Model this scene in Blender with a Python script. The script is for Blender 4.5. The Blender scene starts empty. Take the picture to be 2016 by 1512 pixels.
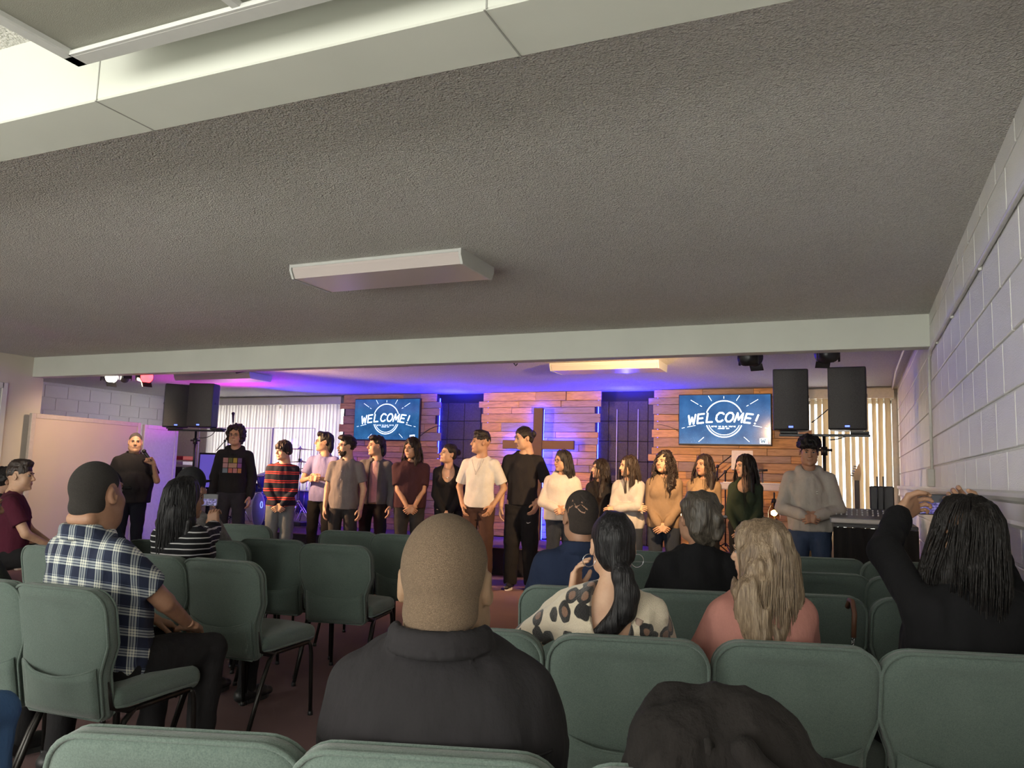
import bpy, bmesh, math, random
import numpy as np
import openvdb
from mathutils import Vector, Matrix, Euler
random.seed(7); np.random.seed(7)
SC = bpy.context.scene
COL = SC.collection
PI = math.pi
R = math.radians

# ------------------------------------------------------------------ camera
CF, CYAW, CPIT, CROL, CZ = 1537.939, R(23.76237), R(6.554816), R(1.677145), 1.34
_f = Vector((-math.sin(CYAW)*math.cos(CPIT), math.cos(CYAW)*math.cos(CPIT), math.sin(CPIT)))
_r = Vector((math.cos(CYAW), math.sin(CYAW), 0)); _u = _r.cross(_f)
CR = _r*math.cos(CROL)+_u*math.sin(CROL); CU = -_r*math.sin(CROL)+_u*math.cos(CROL); CFW = _f
CP = Vector((0, 0, CZ))
cam = bpy.data.cameras.new('camera'); camo = bpy.data.objects.new('camera', cam); COL.objects.link(camo)
m = Matrix((CR, CU, -CFW)).transposed().to_4x4(); m.translation = CP
camo.matrix_world = m
cam.sensor_fit = 'HORIZONTAL'; cam.sensor_width = 36.0; cam.lens = CF/2016*36; cam.clip_start = .02; cam.clip_end = 200
SC.camera = camo

def ray(x, y): return CFW+CR*((x-1008)/CF)+CU*((756-y)/CF)
def atY(x, y, Y): d = ray(x, y); return CP+d*(Y/d.y)      # point of the plane at depth Y seen at photo pixel x, y
def atX(x, y, X): d = ray(x, y); return CP+d*(X/d.x)
def atZ(x, y, Z): d = ray(x, y); return CP+d*((Z-CZ)/d.z)

# ------------------------------------------------------------------ view, world, lights
SC.view_settings.view_transform = 'Standard'; SC.view_settings.look = 'None'
SC.view_settings.gamma = 1.0; SC.view_settings.use_curve_mapping = False
SC.view_settings.exposure = 0.0
W = bpy.data.worlds.new('daylight'); SC.world = W; W.use_nodes = True
_bg = W.node_tree.nodes['Background']; _bg.inputs[0].default_value = (1.0, .97, .90, 1); _bg.inputs[1].default_value = 9.0

def lamp(name, kind, loc, energy, color, target=None, **kw):
    l = bpy.data.lights.new(name, kind); l.energy = energy; l.color = color
    for k, v in kw.items(): setattr(l, k, v)
    o = bpy.data.objects.new(name, l); COL.objects.link(o); o.location = loc
    if target is not None:
        o.rotation_euler = (Vector(target)-Vector(loc)).to_track_quat('-Z', 'Y').to_euler()
    return o
WARM = (1.0, .60, .30); WHITE = (.90, 1.0, .88)
# daylight entering through the glazed rear of the room behind the camera
lamp('rear_window_daylight', 'AREA', (-3.0, -2.45, 1.35), 52, (.94, 1.0, .88), (-3.3, 6, 2.6), shape='RECTANGLE', size=6.6, size_y=1.9)
# added fill from below for the near beam face, standing in for floor bounce
lamp('near_beam_fill', 'AREA', (-3.4, -1.1, .35), 54, (.94, 1.0, .86), (-3.0, 1.475, 2.5), shape='RECTANGLE', size=4.6, size_y=.9)
# stage lamps under the far beam
lamp('stage_spot_warm', 'SPOT', (-8.0, 6.75, 2.28), 1150, WARM, (-3.2, 9.3, 1.4), spot_size=R(84), spot_blend=.6, shadow_soft_size=.05)
lamp('stage_spot_warm', 'SPOT', (-1.35, 6.78, 2.26), 500, (1.0, .62, .30), (-3.6, 10.6, 1.0), spot_size=R(88), spot_blend=.7, shadow_soft_size=.05)
lamp('stage_spot_pink', 'SPOT', (-7.45, 6.75, 2.30), 90, (1.0, .16, .22), (-4.9, 9.0, 1.1), spot_size=R(50), spot_blend=.6, shadow_soft_size=.04)
lamp('stage_spot_left', 'SPOT', (-7.9, 6.75, 2.26), 95, (1.0, .70, .46), (-9.5, 7.4, 1.2), spot_size=R(95), spot_blend=.8, shadow_soft_size=.05)
lamp('drum_blue_fill', 'POINT', (-8.55, 9.55, .95), 10, (.03, .05, 1.0), shadow_soft_size=.05)  # unseen point light added in front of the kit to tint the bass drum
# blue and magenta wash lights standing on the stage behind the drums and the plank panels
lamp('drum_wash_blue', 'SPOT', (-8.3, 10.2, 1.75), 150, (.05, .03, 1.0), (-7.9, 10.0, 2.6), spot_size=R(135), spot_blend=.6, shadow_soft_size=.05)
lamp('drum_wash_magenta', 'SPOT', (-8.9, 9.5, 1.65), 85, (1.0, .04, .9), (-8.8, 8.9, 2.6), spot_size=R(140), spot_blend=.8, shadow_soft_size=.05)
lamp('drum_wash_floor', 'POINT', (-7.9, 10.6, 1.2), 22, (.22, .08, 1.0), shadow_soft_size=.15)
lamp('panel_glow_blue', 'SPOT', (-5.86, 11.05, 2.30), 150, (.012, .012, 1.0), (-5.86, 10.9, 2.7), spot_size=R(165), spot_blend=.3, shadow_soft_size=.04)
lamp('panel_glow_blue', 'SPOT', (-3.05, 11.05, 2.30), 150, (.012, .012, 1.0), (-3.05, 10.9, 2.7), spot_size=R(165), spot_blend=.3, shadow_soft_size=.04)
# ------------------------------------------------------------------ materials
MATS = {}
class NT:
    def __init__(s, name):
        s.m = bpy.data.materials.new(name); s.m.use_nodes = True; s.t = s.m.node_tree
        s.b = s.t.nodes['Principled BSDF']; s.out = s.t.nodes['Material Output']
    def n(s, typ, **kw):
        x = s.t.nodes.new(typ)
        for k, v in kw.items(): setattr(x, k, v)
        return x
    def l(s, a, b): s.t.links.new(a, b)
    def co(s, kind='Object'):
        return s.n('ShaderNodeTexCoord').outputs[kind]
    def mapping(s, vec, scale=(1, 1, 1), rot=(0, 0, 0), loc=(0, 0, 0)):
        k = s.n('ShaderNodeMapping'); k.inputs['Scale'].default_value = scale; k.inputs['Rotation'].default_value = rot
        k.inputs['Location'].default_value = loc; s.l(vec, k.inputs['Vector']); return k.outputs[0]
    def noise(s, vec, scale, detail=2, rough=.5, out='Fac'):
        k = s.n('ShaderNodeTexNoise'); k.inputs['Scale'].default_value = scale; k.inputs['Detail'].default_value = detail
        k.inputs['Roughness'].default_value = rough; s.l(vec, k.inputs['Vector']); return k.outputs[out]
    def ramp(s, fac, stops, interp='LINEAR'):
        k = s.n('ShaderNodeValToRGB'); k.color_ramp.interpolation = interp; e = k.color_ramp.elements
        while len(e) < len(stops): e.new(.5)
        for i, (p, c) in enumerate(stops):
            e[i].position = p; e[i].color = tuple(c)+(1,) if len(c) == 3 else c
        s.l(fac, k.inputs[0]); return k.outputs[0]
    def mix(s, fac, a, b, blend='MIX'):
        k = s.n('ShaderNodeMix'); k.data_type = 'RGBA'; k.blend_type = blend
        for i, v in ((0, fac), (6, a), (7, b)):
            if isinstance(v, (int, float)): k.inputs[i].default_value = v
            elif isinstance(v, tuple): k.inputs[i].default_value = v+(1,) if len(v) == 3 else v
            else: s.l(v, k.inputs[i])
        return k.outputs[2]
    def math(s, op, a, b=0.0, c=None):
        k = s.n('ShaderNodeMath'); k.operation = op
        for i, v in enumerate((a, b) if c is None else (a, b, c)):
            if isinstance(v, (int, float)): k.inputs[i].default_value = v
            else: s.l(v, k.inputs[i])
        return k.outputs[0]
    def sep(s, vec):
        k = s.n('ShaderNodeSeparateXYZ'); s.l(vec, k.inputs[0]); return k.outputs
    def bump(s, h, strength=.4, dist=.01, normal=None):
        k = s.n('ShaderNodeBump'); k.inputs['Strength'].default_value = strength; k.inputs['Distance'].default_value = dist
        s.l(h, k.inputs['Height'])
        if normal is not None: s.l(normal, k.inputs['Normal'])
        s.l(k.outputs[0], s.b.inputs['Normal']); return k.outputs[0]
    def color(s, c):
        i = s.b.inputs['Base Color']
        if isinstance(c, tuple): i.default_value = c+(1,) if len(c) == 3 else c
        else: s.l(c, i)
    def set(s, **kw):
        for k, v in kw.items(): s.b.inputs[k.replace('_', ' ')].default_value = v

def mat(name, build):
    if name not in MATS:
        n = NT(name); build(n); MATS[name] = n.m
    return MATS[name]
def plain(name, c, rough=.6, metal=0.0, var=.06, spec=.5, scale=30, bump=0.0):
    def b(n):
        v = n.noise(n.co(), scale, 3)
        lo = tuple(x*(1-var) for x in c); hi = tuple(min(1, x*(1+var)) for x in c)
        n.color(n.ramp(v, [(.3, lo), (.7, hi)])); n.set(Roughness=rough, Metallic=metal)
        n.b.inputs['Specular IOR Level'].default_value = spec
        if bump: n.bump(v, bump, .004)
    return mat(name, b)
def emit(name, c, strength):
    def b(n):
        n.color(c); n.b.inputs['Emission Color'].default_value = c+(1,); n.b.inputs['Emission Strength'].default_value = strength
        n.set(Roughness=.4)
    return mat(name, b)
def cloth(name, c, var=.12, weave=260, fold=.35, rough=.92):
    def b(n):
        co = n.co(); v = n.noise(co, 9, 4, .6); w = n.noise(n.mapping(co, (1, 1, .6)), weave, 2)
        lo = tuple(x*(1-var) for x in c); hi = tuple(x*(1+var) for x in c)
        n.color(n.mix(.25, n.ramp(v, [(.3, lo), (.7, hi)]), n.ramp(w, [(.3, lo), (.7, hi)])))
        n.set(Roughness=rough); n.b.inputs['Specular IOR Level'].default_value = .25
        f = n.noise(n.mapping(co, (1, 1, .45)), 14, 3, .55)
        s = n.math('MULTIPLY_ADD', w, .06, f); n.bump(s, fold, .03)
    return mat(name, b)
def skin(name, c):
    def b(n):
        co = n.co(); v = n.noise(co, 14, 4, .6); v2 = n.noise(co, 160, 2)
        lo = (c[0]*.86, c[1]*.80, c[2]*.78); hi = (min(1, c[0]*1.08), c[1]*1.08, c[2]*1.08)
        n.color(n.ramp(v, [(.3, lo), (.7, hi)])); n.set(Roughness=.52); n.b.inputs['Specular IOR Level'].default_value = .4
        n.b.inputs['Subsurface Weight'].default_value = .08; n.b.inputs['Subsurface Radius'].default_value = (.012, .005, .003)
        n.bump(v2, .12, .002)
    return mat(name, b)
def hairmat(name, c, hi=None, stretch=(1, 1, .10), scale=90, rough=.42, fade=None):
    def b(n):
        co = n.co(); mp = n.mapping(co, stretch); v = n.noise(mp, scale, 3, .6)
        h = hi or tuple(x*1.9+.01 for x in c)
        big = n.noise(n.mapping(co, (1, 1, .35)), 12, 2)
        col = n.ramp(v, [(.32, tuple(x*.6 for x in c)), (.52, c), (.72, h)])
        if hi is not None: col = n.mix(n.ramp(big, [(.35, (0, 0, 0)), (.65, (1, 1, 1))]), col, n.ramp(v, [(.3, c), (.7, h)]))
        n.color(col); n.set(Roughness=rough); n.b.inputs['Specular IOR Level'].default_value = .5 if c[0] > .03 else .28
        n.bump(v, .7, .010)
    return mat(name, b)

# ------------------------------------------------------------------ tagging
def tag(o, label=None, cat=None, group=None, kind=None):
    if label: o['label'] = label
    if cat: o['category'] = cat
    if group: o['group'] = group
    if kind: o['kind'] = kind
    return o
def empty(name, loc=(0, 0, 0), rz=0.0, label=None, cat=None, group=None):
    o = bpy.data.objects.new(name, None); o.empty_display_size = .1; COL.objects.link(o)
    o.location = loc; o.rotation_euler = (0, 0, rz); return tag(o, label, cat, group)
KIDS = {}
def link(name, me, parent=None, **kw):
    o = bpy.data.objects.new(name, me); COL.objects.link(o)
    if parent is not None: o.parent = parent; KIDS.setdefault(parent.name, []).append(o)
    return tag(o, **kw)
def copy_tree(o, parent=None):
    c = o.copy(); COL.objects.link(c)
    if parent is not None: c.parent = parent; KIDS.setdefault(parent.name, []).append(c)
    for ch in KIDS.get(o.name, []): copy_tree(ch, c)
    return c

# ------------------------------------------------------------------ mesh builder
class MB:
    """collects shapes, build() links them as one mesh object"""
    def __init__(s): s.v = []; s.f = []; s.mi = []; s.sm = []; s.cur = 0
    def add(s, vs, fs, smooth=False):
        k = len(s.v); s.v += [tuple(v) for v in vs]
        for f in fs: s.f.append(tuple(i+k for i in f)); s.mi.append(s.cur); s.sm.append(smooth)
        return s
    def box(s, c, d, bev=0.0, rot=None):
        hx, hy, hz = d[0]/2, d[1]/2, d[2]/2; c = Vector(c)
        if bev <= 0:
            vs = [Vector((x*hx, y*hy, z*hz)) for x in (-1, 1) for y in (-1, 1) for z in (-1, 1)]
            fs = [(0, 1, 3, 2), (4, 6, 7, 5), (0, 4, 5, 1), (2, 3, 7, 6), (0, 2, 6, 4), (1, 5, 7, 3)]
        else:
            b = min(bev, hx*.98, hy*.98, hz*.98); idx = {}; vs = []; fs = []
            for sx in (-1, 1):
                for sy in (-1, 1):
                    for sz in (-1, 1):
                        for a in range(3):
                            p = [sx*(hx-b), sy*(hy-b), sz*(hz-b)]; p[a] += (sx, sy, sz)[a]*b
                            idx[(sx, sy, sz, a)] = len(vs); vs.append(Vector(p))
            for a in range(3):
                o = [i for i in range(3) if i != a]
                for sg in (-1, 1):
                    q = []
                    for (u, w) in ((-1, -1), (1, -1), (1, 1), (-1, 1)):
                        t = [0, 0, 0]; t[a] = sg; t[o[0]] = u; t[o[1]] = w; q.append(idx[tuple(t)+(a,)])
                    flip = (sg < 0) ^ (a == 1); fs.append(tuple(reversed(q)) if flip else tuple(q))
            for a in range(3):      # edges along axis a
                o = [i for i in range(3) if i != a]
                for u in (-1, 1):
                    for w in (-1, 1):
                        t0 = [0, 0, 0]; t0[a] = -1; t0[o[0]] = u; t0[o[1]] = w; t1 = list(t0); t1[a] = 1
                        q = [idx[tuple(t0)+(o[0],)], idx[tuple(t1)+(o[0],)], idx[tuple(t1)+(o[1],)], idx[tuple(t0)+(o[1],)]]
                        flip = (u*w > 0) ^ (a == 1); fs.append(tuple(q) if not flip else tuple(reversed(q)))
            for sx in (-1, 1):
                for sy in (-1, 1):
                    for sz in (-1, 1):
                        q = [idx[(sx, sy, sz, a)] for a in range(3)]
                        fs.append(tuple(q) if sx*sy*sz > 0 else tuple(reversed(q)))
        if rot is not None:
            M = rot.to_matrix() if isinstance(rot, Euler) else rot
            vs = [M @ v for v in vs]
        return s.add([v+c for v in vs], fs)
    def prism(s, pts, a, b, axis='y', smooth=False):
        """closed 2-D outline (list of pairs) extruded from a to b along an axis"""
        n = len(pts)
        def P(p, t): return {'y': (p[0], t, p[1]), 'x': (t, p[0], p[1]), 'z': (p[0], p[1], t)}[axis]
        vs = [P(p, a) for p in pts]+[P(p, b) for p in pts]
        fs = [tuple(range(n)), tuple(range(2*n-1, n-1, -1))]+[(i, i+n, (i+1) % n+n, (i+1) % n) for i in range(n)]
        return s.add(vs, fs, smooth)
    def tube(s, pts, r, n=8, closed=False, cap=True, smooth=True, squash=None):
        pts = [Vector(p) for p in pts]; m = len(pts)
        rr = [r]*m if isinstance(r, (int, float)) else list(r)
        vs = []; fs = []; nrm = None
        for i, p in enumerate(pts):
            t = (pts[(i+1) % m]-pts[(i-1) % m]) if closed else (pts[min(i+1, m-1)]-pts[max(i-1, 0)])
            t = t.normalized() if t.length > 1e-9 else Vector((0, 0, 1))
            if nrm is None:
                nrm = Vector((0, 0, 1)) if abs(t.z) < .9 else Vector((1, 0, 0))
            nrm = nrm-t*nrm.dot(t)
            if nrm.length < 1e-6: nrm = t.orthogonal()
            nrm.normalize(); bi = t.cross(nrm)
            for k in range(n):
                a = 2*PI*k/n; off = nrm*math.cos(a)*rr[i]+bi*math.sin(a)*rr[i]*(squash or 1)
                vs.append(p+off)
        for i in range(m if closed else m-1):
            j = (i+1) % m
            for k in range(n): fs.append((i*n+k, i*n+(k+1) % n, j*n+(k+1) % n, j*n+k))
        if cap and not closed: fs += [tuple(range(n-1, -1, -1)), tuple(range((m-1)*n, m*n))]
        return s.add(vs, fs, smooth)
    def cyl(s, a, b, r, r2=None, n=16, smooth=True):
        return s.tube([a, b], [r, r if r2 is None else r2], n, smooth=smooth)
    def lathe(s, prof, c=(0, 0, 0), n=20, M=None, smooth=True):
        """profile of (radius, z) pairs turned about z"""
        vs = []; fs = []; m = len(prof); c = Vector(c)
        for r_, z in prof:
            for k in range(n):
                a = 2*PI*k/n; v = Vector((r_*math.cos(a), r_*math.sin(a), z)); vs.append((M @ v if M else v)+c)
        for i in range(m-1):
            for k in range(n): fs.append((i*n+k, i*n+(k+1) % n, (i+1)*n+(k+1) % n, (i+1)*n+k))
        fs += [tuple(range(n-1, -1, -1)), tuple(range((m-1)*n, m*n))]
        return s.add(vs, fs, smooth)
    def ball(s, c, r, n=12, M=None):
        rx, ry, rz = (r, r, r) if isinstance(r, (int, float)) else r
        pr = [(math.sin(PI*i/(n//2+1)), -math.cos(PI*i/(n//2+1))) for i in range(1, n//2+1)]
        vs = []; fs = []; c = Vector(c)
        for a_, z in pr:
            for k in range(n):
                a = 2*PI*k/n; v = Vector((rx*a_*math.cos(a), ry*a_*math.sin(a), rz*z)); vs.append((M @ v if M else v)+c)
        m = len(pr)
        for i in range(m-1):
            for k in range(n): fs.append((i*n+k, i*n+(k+1) % n, (i+1)*n+(k+1) % n, (i+1)*n+k))
        for z, ring, fl in ((-rz, 0, True), (rz, m-1, False)):
            v = Vector((0, 0, z)); vs.append((M @ v if M else v)+c); q = len(vs)-1
            for k in range(n):
                a, b = ring*n+k, ring*n+(k+1) % n; fs.append((b, a, q) if fl else (a, b, q))
        return s.add(vs, fs, True)
    def mesh(s, name, mats):
        me = bpy.data.meshes.new(name); me.from_pydata(s.v, [], s.f)
        for m_ in (mats if isinstance(mats, (list, tuple)) else [mats]): me.materials.append(m_)
        me.polygons.foreach_set('material_index', s.mi); me.polygons.foreach_set('use_smooth', s.sm); me.update()
        return me
    def build(s, name, mats, parent=None, **kw):
        return link(name, s.mesh(name, mats), parent, **kw)

def bez(p0, p1, p2, n=8):
    p0, p1, p2 = Vector(p0), Vector(p1), Vector(p2)
    return [p0*(1-t)**2+p1*2*t*(1-t)+p2*t*t for t in [i/n for i in range(n+1)]]
def rrect(w, h, r, n=6, cx=0, cy=0):
    out = []
    for (sx, sy, a0) in ((1, -1, -90), (1, 1, 0), (-1, 1, 90), (-1, -1, 180)):
        for i in range(n+1):
            a = R(a0+90*i/n); out.append((cx+sx*(w/2-r)+r*math.cos(a), cy+sy*(h/2-r)+r*math.sin(a)))
    return out

# ------------------------------------------------------------------ signed distance fields -> mesh
_rng = np.random.RandomState(3); _NV = _rng.rand(32, 32, 32).astype(np.float32)
def vnoise(X, Y, Z):
    xi, yi, zi = np.floor(X).astype(int), np.floor(Y).astype(int), np.floor(Z).astype(int)
    fx, fy, fz = X-xi, Y-yi, Z-zi; fx = fx*fx*(3-2*fx); fy = fy*fy*(3-2*fy); fz = fz*fz*(3-2*fz)
    xi &= 31; yi &= 31; zi &= 31; x1, y1, z1 = (xi+1) & 31, (yi+1) & 31, (zi+1) & 31; N = _NV
    a = N[xi, yi, zi]*(1-fx)+N[x1, yi, zi]*fx; b = N[xi, y1, zi]*(1-fx)+N[x1, y1, zi]*fx
    c = N[xi, yi, z1]*(1-fx)+N[x1, yi, z1]*fx; d = N[xi, y1, z1]*(1-fx)+N[x1, y1, z1]*fx
    return ((a*(1-fy)+b*fy)*(1-fz)+(c*(1-fy)+d*fy)*fz-.5)*2
A3 = lambda v: np.array(v, dtype=np.float32)
class SDF:
    def __init__(s, lo, hi, h):
        s.h = h; s.lo = A3(lo); s.n = np.ceil((A3(hi)-s.lo)/h).astype(int)+1
        s.D = np.full(tuple(s.n), .3, np.float32)
        s.ax = [s.lo[i]+np.arange(s.n[i], dtype=np.float32)*h for i in range(3)]
    def _sub(s, lo, hi, pad):
        i0 = np.clip(np.floor((A3(lo)-pad-s.lo)/s.h).astype(int), 0, s.n); i1 = np.clip(np.ceil((A3(hi)+pad-s.lo)/s.h).astype(int)+1, 0, s.n)
        if np.any(i1 <= i0): return None
        sl = tuple(slice(a, b) for a, b in zip(i0, i1))
        return sl, s.ax[0][sl[0]][:, None, None], s.ax[1][sl[1]][None, :, None], s.ax[2][sl[2]][None, None, :]
    def _comb(s, sl, d, k, op):
        D = s.D[sl]
        if op == 'u':
            if k > 0:
                h = np.clip(.5+.5*(D-d)/k, 0, 1); s.D[sl] = D*(1-h)+d*h-k*h*(1-h)
            else: s.D[sl] = np.minimum(D, d)
        elif op == 's':
            if k > 0:
                h = np.clip(.5-.5*(D+d)/k, 0, 1); s.D[sl] = D*(1-h)-d*h+k*h*(1-h)
            else: s.D[sl] = np.maximum(D, -d)
    def cap(s, a, b, ra, rb=None, k=.02, flat=None, op='u', ends=None):
        """tapered capsule from a to b; flat=(axis, factor) thins it along an axis; ends cuts it square"""
        a, b = A3(a), A3(b); rb = ra if rb is None else rb; r = max(ra, rb)
        q = s._sub(np.minimum(a, b)-r, np.maximum(a, b)+r, k+3*s.h)
        if q is None: return s
        sl, X, Y, Z = q; ba = b-a; L2 = float(ba@ba)+1e-12
        px, py, pz = X-a[0], Y-a[1], Z-a[2]
        t0 = (px*ba[0]+py*ba[1]+pz*ba[2])/L2; t = np.clip(t0, 0, 1)
        qx, qy, qz = px-t*ba[0], py-t*ba[1], pz-t*ba[2]
        if flat is not None:
            n = A3(flat[0]); n = n/np.linalg.norm(n); g = (1/flat[1]-1)*(qx*n[0]+qy*n[1]+qz*n[2])
            qx, qy, qz = qx+g*n[0], qy+g*n[1], qz+g*n[2]
        d = np.sqrt(qx*qx+qy*qy+qz*qz)-(ra+(rb-ra)*t)
        if ends is not None:
            L = math.sqrt(L2)
            if ends[0] is not None: d = np.maximum(d, (ends[0]-t0)*L)
            if ends[1] is not None: d = np.maximum(d, (t0-ends[1])*L)
        s._comb(sl, d, k, op); return s
    def ell(s, c, r, k=.02, M=None, op='u'):
        c, r = A3(c), A3(r); m = float(r.max())
        q = s._sub(c-m if M is not None else c-r, c+m if M is not None else c+r, k+3*s.h)
        if q is None: return s
        sl, X, Y, Z = q; x, y, z = X-c[0], Y-c[1], Z-c[2]
        if M is not None:
            M = np.array(M, np.float32)[:3, :3].T
            x, y, z = M[0, 0]*x+M[0, 1]*y+M[0, 2]*z, M[1, 0]*x+M[1, 1]*y+M[1, 2]*z, M[2, 0]*x+M[2, 1]*y+M[2, 2]*z
        k0 = np.sqrt((x/r[0])**2+(y/r[1])**2+(z/r[2])**2); k1 = np.sqrt((x/r[0]**2)**2+(y/r[1]**2)**2+(z/r[2]**2)**2)+1e-6
        s._comb(sl, k0*(k0-1)/k1, k, op); return s
    def box(s, c, hlf, rr=.005, k=.0, M=None, op='u'):
        c, hv = A3(c), A3(hlf); m = float(np.linalg.norm(hv)); q = s._sub(c-m, c+m, k+3*s.h)
        if q is None: return s
        sl, X, Y, Z = q; x, y, z = X-c[0], Y-c[1], Z-c[2]
        if M is not None:
            M = np.array(M, np.float32)[:3, :3].T
            x, y, z = M[0, 0]*x+M[0, 1]*y+M[0, 2]*z, M[1, 0]*x+M[1, 1]*y+M[1, 2]*z, M[2, 0]*x+M[2, 1]*y+M[2, 2]*z
        x, y, z = np.abs(x)-hv[0]+rr, np.abs(y)-hv[1]+rr, np.abs(z)-hv[2]+rr
        d = np.sqrt(np.maximum(x, 0)**2+np.maximum(y, 0)**2+np.maximum(z, 0)**2)+np.minimum(np.maximum(x, np.maximum(y, z)), 0)-rr
        s._comb(sl, d, k, op); return s
    def plane(s, n, d0):
        """keep the half space n.p <= d0"""
        n = A3(n); s.D = np.maximum(s.D, s.ax[0][:, None, None]*n[0]+s.ax[1][None, :, None]*n[1]+s.ax[2][None, None, :]*n[2]-d0); return s
    def noise(s, amp, freq, seed=0, lo=None, hi=None, band=.06):
        I = np.nonzero(np.abs(s.D) < band)
        if not len(I[0]): return s
        x, y, z = s.ax[0][I[0]], s.ax[1][I[1]], s.ax[2][I[2]]; f = (freq, freq, freq) if isinstance(freq, (int, float)) else freq
        v = vnoise(x*f[0]+seed*7.3, y*f[1]+seed*3.1+5, z*f[2]+seed*1.7+9); s.D[I] += amp*v; return s
    def out(s):
        D = s.D; D[0] = np.maximum(D[0], s.h); D[-1] = np.maximum(D[-1], s.h); D[:, 0] = np.maximum(D[:, 0], s.h); D[:, -1] = np.maximum(D[:, -1], s.h)
        D[:, :, 0] = np.maximum(D[:, :, 0], s.h); D[:, :, -1] = np.maximum(D[:, :, -1], s.h)
        g = openvdb.FloatGrid(.3); g.copyFromArray(np.ascontiguousarray(np.clip(D, -.1, .3)), tolerance=0.0)
        r_ = g.convertToPolygons(isovalue=0.0); pts, quads = r_[0], r_[-1]
        pts = pts*s.h+s.lo
        return pts.astype(np.float32), quads.astype(np.int64)

class Soup:
    """polygon soup of several pieces with materials -> one mesh"""
    def __init__(s): s.p = []; s.q = []; s.m = []; s.n = 0
    def add(s, pq, mi=0, M=None):
        p, q = pq
        if len(p) == 0: return s
        if M is not None:
            A = np.array(M, np.float32); p = p@A[:3, :3].T+A[:3, 3]
        s.p.append(p); s.q.append(q+s.n); s.n += len(p)
        s.m.append(np.full(len(q), mi) if isinstance(mi, int) else mi); return s
    def mb(s, mb, mi=0, M=None):
        p = A3([tuple(v) for v in mb.v]); q = np.array([f if len(f) == 4 else (f[0], f[1], f[2], f[2]) for f in mb.f if len(f) <= 4], dtype=np.int64)
        return s.add((p, q), mi, M)
    def mesh(s, name, mats):
        me = bpy.data.meshes.new(name)
        if not s.p: return me
        P = np.concatenate(s.p); Q = np.concatenate(s.q); Mi = np.concatenate(s.m)
        tri = Q[:, 2] == Q[:, 3]; loops = []; 
        lt = np.where(tri, 3, 4); flat = Q.reshape(-1); keep = np.ones(len(flat), bool); keep[np.nonzero(tri)[0]*4+3] = False
        flat = flat[keep]; ls = np.concatenate([[0], np.cumsum(lt)[:-1]])
        me.vertices.add(len(P)); me.vertices.foreach_set('co', P.astype(np.float32).reshape(-1))
        me.loops.add(len(flat)); me.loops.foreach_set('vertex_index', flat.astype(np.int32))
        me.polygons.add(len(Q)); me.polygons.foreach_set('loop_start', ls.astype(np.int32)); 
        for m_ in (mats if isinstance(mats, (list, tuple)) else [mats]): me.materials.append(m_)
        me.polygons.foreach_set('material_index', Mi.astype(np.int32)); me.polygons.foreach_set('use_smooth', np.ones(len(Q), bool))
        me.update(calc_edges=True); me.validate(); return me
    def build(s, name, mats, parent=None, **kw): return link(name, s.mesh(name, mats), parent, **kw)
# ------------------------------------------------------------------ people
def V(*a): return Vector(a if len(a) == 3 else a[0])
def ik(a, c, l1, l2, pole):
    """middle joint of a two-bone chain from a to c, bent towards pole; returns (mid, end)"""
    d = c-a; L = d.length; mx = (l1+l2)*.995
    if L > mx: c = a+d*(mx/L); d = c-a; L = mx
    u = d.normalized(); x = (l1*l1-l2*l2+L*L)/(2*L); h = math.sqrt(max(l1*l1-x*x, 0))
    p = (pole-u*pole.dot(u)); p = p.normalized() if p.length > 1e-5 else u.orthogonal()
    return a+u*x+p*h, c
_HAND = {}
def hand(kind, side):
    """wrist at the origin, fingers along +Y, palm faces -Z, thumb on the side*X side"""
    key = (kind, side)
    if key in _HAND: return _HAND[key]
    curl = {'relax': (.30, .38, .30), 'grip': (1.05, 1.25, .7), 'flat': (.06, .08, .05), 'clasp': (.62, .78, .45), 'hold': (.55, .9, .5), 'point': (1.2, 1.4, .8)}[kind]
    s = SDF((-.075, -.035, -.11), (.075, .21, .05), .0042)
    s.cap((0, -.03, 0), (0, .01, 0), .027, .026, flat=((0, 0, 1), .78))
    s.box((0, .05, -.001), (.040, .046, .0145), .013, k=.015)
    s.ell((side*.024, .032, -.010), (.018, .03, .014), k=.012)
    for i, (x, L, r) in enumerate(((.031, .070, .0090), (.0105, .078, .0092), (-.0105, .073, .0088), (-.031, .058, .0078))):
        x *= side; p = V(x, .088, 0); a = 0.0; spread = x*.9
        for j, (fl, cu) in enumerate(zip((.46, .31, .23), curl)):
            if kind == 'point' and i == 0: cu *= .05
            a += cu*(1.0+.12*i); q = p+V(spread*.12, math.cos(a), -math.sin(a))*(L*fl)
            s.cap(p, q, r*(1-.08*j), r*(.93-.08*j), k=.003); p = q
    t0 = V(side*.030, .020, -.008)
    t1 = t0+V(side*.026, .026, -.010); cg = {'grip': .9, 'hold': .75, 'clasp': .6}.get(kind, .3)
    t2 = t1+V(side*.016*(1-cg), .026, -.022*cg-.004); t3 = t2+V(side*(.006-.022*cg), .020, -.018*cg)
    s.cap(t0, t1, .0135, .0115, k=.008); s.cap(t1, t2, .0112, .0100, k=.003); s.cap(t2, t3, .0100, .0082, k=.003)
    _HAND[key] = s.out(); return _HAND[key]
def frame(y, z):
    """rotation whose Y axis is y and whose Z axis leans to z"""
    y = y.normalized(); z = (z-y*z.dot(y))
    z = z.normalized() if z.length > 1e-5 else y.orthogonal().normalized(); x = y.cross(z)
    return Matrix((x, y, z)).transposed()

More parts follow.
